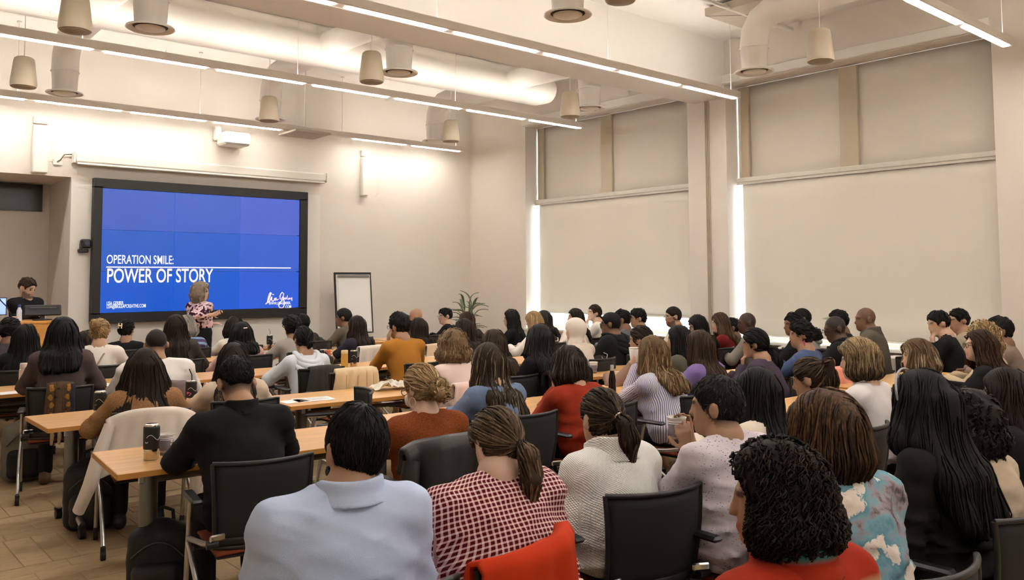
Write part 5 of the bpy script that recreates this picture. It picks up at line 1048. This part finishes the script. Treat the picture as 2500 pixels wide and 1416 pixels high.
 (72, 2451, 896, 1.6, 'f', 'fair', ('long', {'L': .40, 'flare': 1.3, 'r': .04}), ((.018, .010, .007), (.06, .036, .022)), ('plain', (.012, .011, .010)), 'person with dark brown hair at the right edge, above the beige top', {'arms': ('lap', 'lap'), 'hy': 10}),
 (73, 1745, 915, 2.2, 'm', 'tan', ('fade', {'t': .016, 'nape': -.08, 'k': .9}), ((.016, .013, .012), (.14, .12, .105)), ('speckle', srgb(220, 208, 214), srgb(92, 82, 100)), 'person with short greying hair in a speckled lavender shirt, holding a cup', {'hy': 30, 'pitch': 2, 'sleeve': .55, 'w': 1.08, 'tops': {'bulk': 1.1, 'fold': 1.5}, 'topname': 'shirt', 'arms': ('cup', 'cup'), 'lean': .12}),
 (74, 1845, 895, 2.55, 'f', 'light', ('long', {'L': .42, 'flare': 1.15, 'n': 480, 'az': 105}), ((.008, .007, .006), (.05, .036, .026)), ('plain', srgb(226, 212, 192)), 'person with long straight black hair half tied back in a cream top', {'hy': 6}),
 (75, 1465, 948, 2.5, 'f', 'light', ('pony', {'z': .02, 'x': .0, 'L': .21, 'w': .036, 'band': (.72, .55, .45), 'n': 560, 't': .013, 'side': .03}), ((.035, .021, .013), (.19, .125, .075)), ('knit', srgb(248, 244, 238)), 'person with a dark brown ponytail in a white knit sweater', {'tops': {'collar': .065, 'collar_r': .092, 'neck': .08, 'bulk': 1.14, 'off': .018}, 'w': 1.02, 'hy': -4, 'look': (3.2, 9), 'topname': 'sweater', 'arms': ('lap', 'lap'), 'cyaw': -14, 'up': .02}),
 (76, 1885, 1075, 1.18, 'f', 'tan', ('curlybob', {'t': .032, 'L': .115, 'n': 1500, 'r': .042, 'lock': .0026, 'rough': .005, 'flare': 1.15, 'az': 104, 'cut': .02}), ((.014, .009, .006), (.075, .046, .030)), ('colorblock', srgb(158, 42, 20), srgb(176, 140, 108)), 'person with a dark tousled bob in a red, teal and beige jacket, nearest the camera', {'arms': ('lap', 'lap'), 'hy': 46, 'w': 1.06, 'tops': {'collar': .05, 'collar_r': .085, 'bulk': 1.08, 'off': .016}, 'topname': 'jacket'}),
]
def fix_cup(sp):
    return sp
# two people hold paper cups: both hands close round the cup
CUP73 = atY(1652, 1048, 2.42); fwd73 = np.array([-.55, .83, 0.])
CUP47 = atY(1549, 868, 4.32)
for sp in PP:
    o = sp[10]
    if sp[0] == 73:
        lat = np.array([.83, .55, 0.]); L_ = CUP73-lat*.062+np.array([.03, -.045, -.085]); R_ = CUP73+lat*.062+np.array([.03, -.045, -.07])
        o['arms'] = (('W', L_, np.array([-.05, .25, 1.0]), lat, .42, (-.6, .2, -1)), ('W', R_, np.array([-.1, .25, 1.0]), -lat, .42, (.6, .2, -1)))
    if sp[0] == 47:
        o['arms'] = (('W', CUP47+np.array([-.03, -.05, -.09]), np.array([.1, .2, 1.0]), np.array([.9, .35, 0.]), .5, (-.5, .2, -1)), 'lap')
PRES = (2, 492, 686, 12.0, 'f', 'fair', ('curlybob', {'t': .04, 'L': .20, 'flare': 1.05}), ((.30, .24, .165), (.66, .57, .44)), ('floral', srgb(226, 196, 200), srgb(60, 26, 42)), 'presenter with curly grey-blond hair in a pink floral blouse, hands raised',
        {'stand': True, 'look': (9.5, 8.2), 'tyaw': -62, 'hy': 4, 'pitch': 2, 'eyes': True, 'hem': 1.0, 'sleeve': .86, 'hands': True, 'topname': 'blouse', 'tops': {'bulk': 1.0, 'fold': 1.3}, 'arms': (('W', atY(519, 790, 11.95), (.75, -.45, .05), (-.1, .3, -.9), .5, (-.6, -.6, -.6)), ('W', atY(516, 769, 11.72), (.85, -.25, .28), (0., .9, .15), .12, (.2, -.8, -.6)))})
PODI = (1, 68, 676, 12.55, 'm', 'fair', ('short', {'t': .016, 'nape': -.04}), ((.045, .026, .015), (.14, .085, .05)), ('plain', INK), 'bearded person in a black zip fleece standing behind the lectern',
        {'stand': True, 'look': (3.6, 11.0), 'tyaw': -150, 'hy': 0, 'pitch': 20, 'eyes': True, 'beard': 1.0, 'hem': .98, 'topname': 'fleece', 'tops': {'collar': .05, 'bulk': 1.1}, 'w': 1.08, 'arms': (('W', (2.55, 12.28, 1.22), (.1, -1, 0), (0, 0, -1), .5, (1, .2, -.5)), ('W', (2.25, 12.28, 1.22), (.1, -1, 0), (0, 0, -1), .5, (-1, .2, -.5)))})
for sp in [PRES, PODI]+PP: make_person(sp)

# ------------------------------------------------------------------ clothes and coats hung on chairs
def drape(pid, name, label, cat, m, w=.23, front=.10, back=.32, flare=.10, amp=.012, fr=15, shift=0.0, chair=None, thick=.010, seed=0, nu=34, sag=0.0):
    ch = chair or CHAIRS[pid]; t = empty(name, ch.location, ch.rotation_euler[2]); tag(t, label, cat); tot = front+.05+back
    def fn(u, v):
        s = v*tot; q = (2*u-1); yb = back_pt(max(-1, min(1, q*w/.225)), 1)[1]; zt = .868-.012*q*q-sag*abs(q)**3
        if s < front: x, y, z, dn = 0, yb+.022, zt-(front-s), (front-s)
        elif s < front+.05: k = (s-front)/.05; x, y, z, dn = 0, yb+.022-.05*k, zt+.016*math.sin(pi*k), 0
        else: dn = s-front-.05; x, y, z = 0, yb-.028-.02*dn-.06*max(0, .5-abs(q))*dn, zt-dn
        f = amp*(math.sin(fr*q+seed)+.5*math.sin(fr*2.3*q+2*seed+4*dn))*min(1, .25+dn*4)
        return (q*(w+flare*dn)+shift*dn, y-(f if s > front else -f*.3)-.004*(s > front), z+.01*math.sin(9*q+seed)*(dn > .02))
    MB().grid(fn, nu, 26, thick=thick).build('cloth', m, t); return t
m_jw = mat('white_denim', srgb(226, 214, 202), .9, bump=.3, bscale=200); m_scarf = cloth_mat('scarf_wool', 'fuzzy', srgb(96, 74, 56)); m_cardg = cloth_mat('grey_cardigan', 'plain', srgb(118, 106, 108))
t = drape(14, 'white_jacket', 'white denim jacket hung over the chair of the long brown hair, sleeve hanging', 'jacket', m_jw, w=.255, back=.34, flare=.22, amp=.014, fr=8, sag=.05, seed=1)
def sleeve(parent, m, pts, rr, name='sleeve'):
    d_ = MB().tube(pts, rr, 14, flat=.6); d_.build(name, m, parent)
sleeve(t, m_jw, [(-.24, -.24, .80), (-.30, -.27, .62), (-.345, -.26, .45), (-.40, -.23, .30)], [.055, .07, .068, .058])
sleeve(t, m_jw, [(.24, -.24, .78), (.27, -.27, .60), (.27, -.26, .42), (.26, -.24, .24), (.27, -.23, .16)], [.055, .07, .07, .062, .055])
t = drape(5, 'knit_scarf', 'chunky knit scarf in grey, ochre and navy hung over a chair back', 'scarf', m_scarf, w=.085, front=.2, back=.30, flare=.02, amp=.016, fr=9, thick=.03, seed=2)
for x, c in ((-.06, srgb(180, 128, 60)), (.055, srgb(190, 132, 58)), (-.015, srgb(52, 50, 58)), (.085, srgb(60, 62, 76))):
    rr = random.Random(int(x*1000)+9)
    pts = [(x+.006*math.sin(k*1.7), -.318-.010*(k % 2)-.012*math.sin(k*.3), .885-.03*k) for k in range(11)]; MB().tube(pts, [.020 if k % 2 else .015 for k in range(11)], 8).build('cable_stripe', cloth_mat('scarf_yarn_%d' % int(x*1000+500), 'fuzzy', c), t)
for x in (-.05, 0, .05): MB().tube([(x, -.30, .56), (x+.004, -.30, .50), (x, -.30, .43)], [.012, .016, .010], 7).build('tassel', cloth_mat('tassel_wool', 'fuzzy', srgb(200, 176, 138)), t)
drape(9, 'grey_cardigan', 'grey-purple cardigan hung over the chair behind the white T-shirt', 'cardigan', m_cardg, w=.26, back=.30, flare=.12, amp=.012, fr=10, seed=3, sag=.03)
m_puff = mat('black_puffer', (.016, .014, .013), .45, bump=.5, bscale=30)
t = drape(31, 'black_puffer_coat', 'black puffer coat hung over the chair of the blond bun', 'coat', m_puff, w=.29, back=.36, flare=.10, amp=.026, fr=6, thick=.03, seed=4, sag=.04)
sleeve(t, m_puff, [(-.27, -.25, .80), (-.31, -.28, .62), (-.30, -.27, .42)], [.06, .075, .06]); sleeve(t, m_puff, [(.27, -.25, .80), (.31, -.28, .62), (.30, -.27, .42)], [.06, .075, .06])
m_or = cloth_mat('orange_wool', 'plain', srgb(196, 56, 20))
t = drape(37, 'orange_sweater', 'orange-red wool sweater hung over the chair behind the gingham shirt', 'sweater', m_or, w=.245, front=.2, back=.42, flare=.10, amp=.018, fr=6, thick=.014, seed=5)
drape(21, 'white_jacket', 'white jacket over the chair behind the navy blouse', 'jacket', m_jw, w=.25, back=.28, amp=.01, seed=6)
drape(24, 'beige_coat', 'beige coat over the chair behind the floral top', 'coat', mat('beige_wool', srgb(206, 184, 158), .9), w=.24, back=.28, amp=.01, seed=7)
drape(28, 'pink_cardigan', 'pale pink cardigan hung over the chair of the curly blond head', 'cardigan', mat('pale_pink_wool', srgb(232, 206, 194), .9), w=.25, back=.36, flare=.1, amp=.016, fr=8, seed=8)
drape(50, 'white_jacket', 'white jacket over the chair behind the red velvet top', 'jacket', m_jw, w=.24, back=.26, amp=.01, seed=9)
drape(57, 'pink_scarf', 'coral pink jacket over the chair of the blue fleece', 'jacket', mat('coral_cloth', srgb(226, 150, 132), .8), w=.23, back=.25, amp=.01, seed=10)
drape(35, 'black_coat', 'black fluffy coat over the chair beside the white headscarf', 'coat', cloth_mat('black_fleece', 'fuzzy', (.012, .012, .012)), w=.27, back=.3, amp=.02, thick=.03, seed=11)
drape(19, 'grey_sweater', 'dark grey sweater hung over the chair of the pale blue hoodie', 'sweater', cloth_mat('dark_grey_knit', 'tweed', srgb(70, 66, 62)), w=.15, front=.05, back=.30, flare=.18, amp=.008, seed=12)
p = atZ(903, 950, .86); ec = place_chair(p[0]-.27, p[1]+.06, 1.25, 'empty black mesh-back chair turned sideways at the table with a crumpled bag')
p = atZ(874, 903, .88); ec2 = place_chair(p[0], p[1]+.27, -.05, 'empty black chair hung with a cream quilted coat')
drape(0, 'quilted_coat', 'cream quilted coat hung over an empty chair under the yellow bottle', 'coat', mat('cream_quilt', srgb(214, 190, 152), .8, bump=.6, bscale=25), w=.19, back=.36, flare=.1, amp=.014, chair=ec2, thick=.03, seed=13)

# ------------------------------------------------------------------ bags on the floor
def blob(name, fn, lo, hi, st, m, parent):
    v, q = nets(fn, axis(lo[0], hi[0], st), axis(lo[1], hi[1], st), axis(lo[2], hi[2], st)); return quads_obj(name, v, q, m, parent)
def rbox(P, c, h, r):
    q = np.abs(P-np.asarray(c, f32))-np.asarray(h, f32)+r; return np.sqrt((np.maximum(q, 0)**2).sum(1))+np.minimum(q.max(1), 0)-r
def backpack(loc, rz, label, m, m2, h=.46, tilt=0.0):
    t = empty('backpack', loc, rz); tag(t, label, 'backpack')
    blob('main_bag', lambda P: smin(rbox(P, (0, 0, h*.48), (.165, .10, h*.46), .07), ell(P, (0, .0, h*.55), (.15, .11, h*.5)), .04)+.006*smooth_noise(P, 1.1, 3), (-.22, -.17, -.02), (.22, .17, h+.08), .016, m, t)
    blob('front_pocket', lambda P: rbox(P, (0, -.11, h*.32), (.125, .05, h*.24), .045)+.005*smooth_noise(P, 1.4, 5), (-.17, -.20, .0), (.17, -.02, h*.62), .014, m2, t)
    MB().tube([(-.05, .06, h*.93), (-.045, .05, h+.045), (0, .045, h+.065), (.045, .05, h+.045), (.05, .06, h*.93)], .010, 7).build('top_handle', m2, t)
    for s in (-1, 1): MB().tube([(s*.07, .10, h*.9), (s*.10, .15, h*.65), (s*.12, .13, h*.3), (s*.13, .09, h*.1)], .018, 8, flat=.5).build('shoulder_strap', m2, t)
    zz = [(-.13+.26*k/8, -.117+.01*math.cos(k), h*(.62+.2*math.sin(pi*k/8))) for k in range(9)]; MB().tube(zz, .004, 5).build('zip', mat('zip_grey', (.06, .06, .06), .4), t)
    return t
m_bp = mat('backpack_black', (.012, .012, .012), .7, bump=.3, bscale=200); m_bp2 = mat('backpack_black_trim', (.018, .018, .018), .55)
pz = atZ(392, 1462, 0); backpack((pz[0], pz[1], 0), -.5, 'black backpack on the floor by the table with the paper cup', m_bp, m_bp2, .40)
pz = atZ(222, 1300, 0); backpack((pz[0]+.02, pz[1]+.1, 0), -.3, 'black backpack under the sleeve of the white jacket', m_bp, m_bp2, .46)
pz = atZ(60, 1176, 0); backpack((pz[0], pz[1]+.05, 0), -.2, 'grey and black backpack under the chair at the left edge', mat('backpack_grey', srgb(120, 112, 98), .8, bump=.3, bscale=150), m_bp, .50)
# ------------------------------------------------------------------ cups, bottles, papers on the tables
TZ = .7357
m_sleeve = mat('tumbler_black', (.010, .010, .010), .55); m_st = mat('tumbler_steel', (.72, .66, .58), .16, 1.0, vary=.03)
m_print = mat('white_print', srgb(225, 215, 210), .7, vary=0)
def tumbler(x, y, label, straw=None, ribbon=False):
    t = empty('tumbler', (x, y, TZ), .3); tag(t, label, 'tumbler', 'black tumblers')
    MB().lathe([(.034, 0), (.037, .003), (.038, .055), (.0375, .06)], 22).build('steel_base', m_st, t)
    MB().lathe([(.0395, .056), (.041, .06), (.0415, .165), (.040, .172), (.036, .174)], 22).build('sleeve', m_sleeve, t)
    MB().lathe([(.036, .172), (.036, .181), (.030, .186), (.004, .184)], 20).build('lid', m_st, t)
    e = MB(); e.tube([(-.042*math.cos(a*.3+.35), -.042*math.sin(a*.3+.35)-.0, .118+.014*math.sin(a)) for a in np.linspace(0, 2*pi, 15)], .0016, 5, caps=False)
    e.tube([(-.0425*math.cos(.35+.16*math.cos(pi+pi*k/8)), -.0425*math.sin(.35+.16*math.cos(pi+pi*k/8)), .097-.006*math.sin(pi*k/8)) for k in range(9)], .0016, 5); e.build('smile_mark', m_print, t)
    if straw == 'black': MB().tube([(.005, 0, .16), (.004, 0, .225), (-.02, 0, .27)], .0042, 7).build('straw', m_black, t)
    elif straw == 'steel': MB().tube([(.01, 0, .16), (.004, 0, .24), (-.02, 0, .265)], .0045, 7).build('straw', m_st, t)
    if ribbon: MB().tube([(-.042, -.01, .085), (-.05, -.02, .10), (-.03, -.04, .09), (-.045, -.035, .075)], .004, 6).build('ribbon', mat('ribbon_pink', (.6, .05, .18), .6), t)
def xy(px, py): q = atZ(px, py, TZ); return q[0], q[1]
tumbler(*xy(369, 1121), 'black and steel tumbler beside the printed paper cup'); tumbler(*xy(243, 1020), 'black and steel tumbler at the corner beside the white jacket')
tumbler(*xy(466, 988), 'black tumbler with a bent black straw and pink ribbon', 'black', True); tumbler(*xy(863, 897), 'black tumbler beside the yellow bottle', None); tumbler(*xy(658, 850), 'black tumbler with a steel straw on the first-row table', 'steel')
def cup_mat():
    t = NT('paper_cup_print'); tc = t.new('ShaderNodeTexCoord'); sx = t.new('ShaderNodeSeparateXYZ'); t.link(tc.outputs['Object'], sx.inputs[0]); g, w = srgb(120, 108, 112), srgb(226, 216, 206)
    t.base(t.ramp(t.math('DIVIDE', sx.outputs[2], .12), [(0, g), (.135, g), (.14, w), (.155, w), (.16, g), (.185, g), (.19, w), (.205, w), (.21, g), (.68, g), (.685, w), (.715, w), (.72, g), (.75, g), (.755, w), (.80, w), (.805, g), (.83, g), (.835, w), (1, w)])); t.set(Roughness=.7)
    for nd in t.n:
        if nd.type == 'VALTORGB': nd.color_ramp.interpolation = 'CONSTANT'
    return t.m
m_cup = cup_mat(); m_cupw = mat('paper_cup_white', srgb(232, 224, 214), .7, vary=.02)
def paper_cup(loc, label, plain=False):
    t = empty('paper_cup', loc, .2); tag(t, label, 'cup', 'paper cups')
    MB().lathe([(.030, 0), (.031, .002), (.0425, .108), (.040, .108), (.0285, .006), (.001, .006)], 24, caps=False).build('cup', m_cupw if plain else m_cup, t)
    MB().tube([(.0425*math.cos(a), .0425*math.sin(a), .109) for a in np.linspace(0, 2*pi, 25)], .0026, 6, caps=False).build('rim', m_cupw, t)
    if not plain:
        e = MB()
        for i in range(2):
            for j in range(2):
                for a0 in (0, 1):
                    an = -1.45+.16*i+.07*a0; zz = .058+.018*j; rr = .030+.0115*zz/.108+.0012; e.box((rr*math.cos(an), rr*math.sin(an), zz), (.003, .004, .010), rotz(an))
        e.build('printed_mark', m_print, t)
    return t
paper_cup((*xy(405, 1110), TZ), 'grey printed paper cup beside the nearest black tumbler'); paper_cup((*xy(1449, 911), TZ), 'grey printed paper cup on the table by the black patterned bag')
c = paper_cup(tuple(CUP73-np.array([0, 0, .055])), 'paper cup held up in both hands by the speckled shirt'); paper_cup(tuple(CUP47-np.array([0, 0, .05])), 'white paper cup raised to the mouth by the striped shirt', True)
paper_cup((*xy(790, 876), TZ), 'white paper cup by the ruffled sleeve', True)
o = tag(MB().lathe([(.033, 0), (.033, .10), (.03, .112), (.001, .114)], 18).build('red_cup', mat('red_cup', srgb(214, 96, 70), .6), None, (*xy(800, 878), TZ)), 'coral red cup by the elbow of the navy blouse', 'cup')
o = tag(empty('drink_can', (*xy(505, 985), TZ)), 'slim pink can by the ribboned tumbler', 'can'); MB().lathe([(.026, 0), (.029, .008), (.029, .145), (.024, .155)], 18).build('body', mat('can_pink', srgb(228, 140, 120), .35), o); MB().lathe([(.024, .155), (.023, .158), (.001, .157)], 16).build('lid', m_st, o)
o = tag(empty('water_bottle', (*xy(57, 957), TZ)), 'white insulated water bottle on the table at the left edge', 'bottle'); MB().lathe([(.036, 0), (.038, .01), (.038, .17), (.034, .195)], 20).build('body', mat('bottle_white', srgb(230, 206, 190), .4), o); MB().lathe([(.031, .195), (.033, .2), (.033, .235), (.028, .245), (.001, .246)], 18).build('cap', mat('bottle_cap_white', srgb(222, 200, 186), .4), o)
o = tag(empty('juice_bottle', (*xy(841, 899), TZ)), 'yellow drink bottle with a cream cap beside a black tumbler', 'bottle'); MB().lathe([(.034, 0), (.038, .01), (.038, .12), (.036, .15), (.037, .155)], 20).build('body', mat('drink_yellow', srgb(206, 168, 84), .3), o); MB().lathe([(.037, .155), (.038, .165), (.036, .19), (.001, .192)], 18).build('cap', mat('cap_cream', srgb(226, 204, 160), .5), o)
o = tag(empty('glass_bottle', (*xy(1495, 962), TZ)), 'dark cola in a clear glass bottle beside the striped shirt', 'bottle'); MB().lathe([(.030, 0), (.032, .01), (.031, .05), (.027, .075), (.03, .11), (.024, .15), (.0165, .19)], 20).build('cola', mat('cola', (.012, .006, .004), .12), o); MB().lathe([(.0168, .19), (.0145, .215), (.015, .235), (.012, .236)], 18).build('bottle_neck', mat('bottle_glass', (.5, .47, .42), .1), o)
def sheet(px, py, w, h, rz, label, printed=True, stack=0):
    x, y = xy(px, py); t = empty('paper_sheet', (x, y, TZ+.0004), rz); tag(t, label, 'paper', 'papers on the tables')
    MB().box((0, 0, .0012+stack/2), (w, h, .0012+stack)).build('sheet', mat('paper_white', srgb(238, 234, 228), .8, vary=.01), t)
    if printed:
        e = MB(); rr = random.Random(int(px))
        for k in range(5): e.box((-.0+rr.uniform(-.01, .01), h*(-.3+.14*k), .0022+stack), (w*rr.uniform(.5, .8), .008, .0004))
        e.build('printed_lines', mat('print_grey', srgb(160, 156, 150), .8), t)
sheet(765, 975, .30, .21, -.15, 'printed sheet on the wood table in front of the pale blue hoodie'); sheet(718, 980, .2, .15, .1, 'blank sheet left of the printed sheet', False)
sheet(40, 958, .28, .2, .1, 'white sheet beside the white water bottle', False); sheet(283, 938, .3, .21, .05, 'white sheet beyond the scarf-hung chair'); sheet(600, 872, .3, .22, 0, 'white papers beyond the black jacket', True); sheet(560, 888, .3, .2, 0, 'white paper by the pink hoodie', False)
sheet(1560, 905, .5, .21, -.05, 'white papers on the table under the black patterned bag', False); sheet(1415, 912, .25, .2, .1, 'paper under the lone paper cup', False); sheet(640, 866, .4, .2, 0, 'white papers by the tumbler with a steel straw', False)
sheet(1075, 868, .4, .21, 0, 'white papers beside the mustard sweater', False); sheet(2188, 872, .4, .22, 0, 'white papers beyond the tweed coat', False)
x, y = xy(455, 1008); nb_ = tag(empty('notebook', (x, y, TZ), -.1), 'open notebook with papers beyond the white jacket', 'notebook'); MB().box((0, 0, .006), (.30, .22, .012), bev=.002).build('cover', mat('notebook_brown', srgb(120, 70, 40), .7), nb_); MB().box((0, .005, .016), (.28, .205, .008)).build('pages', m_print, nb_)
o = tag(MB().box((0, 0, .004), (.075, .15, .008), rotz(.9), bev=.003).build('phone', m_black, None, (*xy(520, 1003), TZ+.0005)), 'black phone lying by the notebook', 'phone')
x, y = xy(1000, 948); rr = random.Random(4); hm = [[rr.uniform(0, 1) for _ in range(12)] for _ in range(12)]
o = tag(MB().grid(lambda u, v: (.36*(u-.5)+.02*hm[int(u*10)][int(v*10)], .2*(v-.5), .012+.055*hm[int(u*11)][int(v*11)]*math.sin(pi*u)**.5+.02*math.sin(5*u+3*v)**2), 11, 11, thick=.002, smooth=False).build('paper_bag', mat('bag_paper', srgb(226, 220, 204), .8, vary=.15, vscale=30), None, (*xy(955, 950), TZ), -.2), 'crumpled paper bag on the table beyond the blond bun', 'paper bag')
for px, py, lab in ((409, 1120, 'crumpled wrapper nearest the printed paper cup'), (420, 1112, 'small twisted candy wrapper by the paper cup'), (447, 1104, 'small wrapper beside the black sleeve')):
    x, y = xy(px, py); tag(MB().lathe([(.001, 0), (.012, .004), (.009, .014), (.012, .02), (.001, .026)], 6).build('candy_wrapper', m_print, None, (x, y, TZ+.0003)), lab, 'wrapper')
# bags and caps on tables
x, y = xy(1490, 893); t = tag(empty('shoulder_bag', (x+.05, y+.12, TZ)), 'black bag with white doodles on the table', 'bag'); blob('bag', lambda P: ell(P, (0, 0, .065), (.17, .08, .085))+.008*smooth_noise(P, 1.5, 2), (-.2, -.12, -.02), (.2, .12, .18), .018, mat('bag_black', (.012, .011, .010), .7), t)
e = MB(); e.tube([(-.12, -.062, .10), (-.10, -.07, .05), (-.07, -.084, .06), (-.05, -.08, .12), (-.09, -.06, .14)], .004, 6); e.tube([(.09, -.068, .11), (.11, -.065, .07), (.13, -.058, .10), (.12, -.055, .13)], .005, 6); e.lathe([(.001, 0), (.022, .002), (.02, .012), (.001, .02)], 10, (.0, -.085, .012)); e.build('white_doodles', m_print, t)
x, y = xy(790, 893); t = tag(empty('handbag', (x+.02, y+.12, TZ)), 'black handbag on the table beside the yellow bottle', 'bag'); blob('bag', lambda P: ell(P, (0, 0, .055), (.16, .09, .07))+.006*smooth_noise(P, 1.5, 2), (-.2, -.12, -.02), (.2, .12, .15), .02, m_bp2, t); MB().tube([(-.1, 0, .1), (-.03, -.02, .14), (.06, 0, .135), (.12, 0, .09)], .008, 6).build('handle', m_bp, t)
x, y = xy(778, 848); t = tag(empty('baseball_cap', (x, y+.05, TZ), .4), 'black and maroon baseball cap on a bag beyond the pale blue hoodie', 'cap'); MB().lathe([(.10, .06), (.098, .09), (.075, .13), (.02, .15), (.001, .151)], 18).build('crown', m_bp, t); MB().grid(lambda u, v: ((.09+.07*v)*math.cos(-.8+1.6*u), (.09+.07*v)*math.sin(-.8+1.6*u), .065-.02*v), 10, 4, thick=.004).build('brim', m_bp, t); MB().lathe([(.085, 0), (.10, .02), (.095, .06), (.06, .07)], 16).build('maroon_pouch', mat('maroon', srgb(112, 30, 28), .7), t)
# ------------------------------------------------------------------ small details worn by people
def on_back(pid, x, z, off=.004):
    P_ = PEOPLE[pid]; ys_ = np.linspace(P_['ys']-.30, P_['ys'], 120); pts = np.stack([np.full(120, x), ys_, np.full(120, z)], 1).astype(f32); dd = P_['sdf'](pts); k = np.argmax(dd < 0); return ys_[k]-off
P9 = PEOPLE[9]; me = text_mesh('for Champion', .085, .0015, .001, .35, .95, 'CENTER'); co = np.empty(len(me.vertices)*3); me.vertices.foreach_get('co', co); co = co.reshape(-1, 3)
new = np.array([(c_[0]*.8+.10, on_back(9, c_[0]*.8+.10, P9['T']-.47+c_[1]*.8+.05*c_[0], .003)-c_[2], P9['T']-.47+c_[1]*.8+.05*c_[0]) for c_ in co]); me.vertices.foreach_set('co', new.ravel()); me.materials.clear(); me.materials.append(mat('print_charcoal', (.05, .05, .055), .8))
o = bpy.data.objects.new('back_lettering', me); COL.objects.link(o); o.parent = P9['root']
def strap(pid, p0, p1, m, wd=.012, n=14, name='bag_strap'):
    MB().tube([(p0[0]+(p1[0]-p0[0])*k/n, on_back(pid, p0[0]+(p1[0]-p0[0])*k/n, p0[1]+(p1[1]-p0[1])*k/n), p0[1]+(p1[1]-p0[1])*k/n) for k in range(n+1)], wd, 6, flat=.4).build(name, m, PEOPLE[pid]['root'])
T7 = PEOPLE[7]['T']; strap(7, (.05, T7-.33), (-.10, T7-.60), mat('strap_tan', srgb(176, 150, 122), .7))
T48 = PEOPLE[48]['T']; strap(48, (.09, T48-.36), (.10, T48-.6), m_jw, .01); strap(48, (-.09, T48-.36), (-.10, T48-.6), m_jw, .01)
T44 = PEOPLE[44]['T']; strap(44, (.08, T44-.33), (-.12, T44-.6), m_jw, .014)
def head_pt(pid, x, y, z): P_ = PEOPLE[pid]; return tuple(P_['Hc']+P_['R']@np.array([x, y, z]))
e = MB(); m_clip = mat('claw_clip_cream', srgb(226, 206, 170), .4)
for a, b in (((-.018, -.172, .085), (-.018, -.172, .02)), ((.018, -.172, .085), (.018, -.172, .02)), ((-.018, -.175, .052), (.018, -.175, .052))): e.tube([head_pt(8, *a), head_pt(8, *b)], .008, 7)
e.build('claw_clip', m_clip, PEOPLE[8]['root'])
MB().tube([head_pt(13, -.01, -.13, .06), head_pt(13, .03, -.132, .062)], .006, 6).build('barrette', mat('barrette_silver', (.6, .58, .55), .3, .8), PEOPLE[13]['root'])
MB().tube([head_pt(70, .112*math.cos(a), .035+.02*math.sin(a), .025+.112*math.sin(a)) for a in np.linspace(0, pi, 17)], .005, 6).build('hairband', mat('hairband_grey', (.35, .34, .32), .35, .5), PEOPLE[70]['root'])
MB().grid(lambda u, v: head_pt(58, .075*math.cos(pi*u), .085+.09*v*math.sin(pi*u), .055-.01*v), 10, 4, thick=.006).build('cap_brim', mat('cap_green', srgb(150, 158, 128), .7), PEOPLE[58]['root'])
print('TRIS people', TRIS[0])
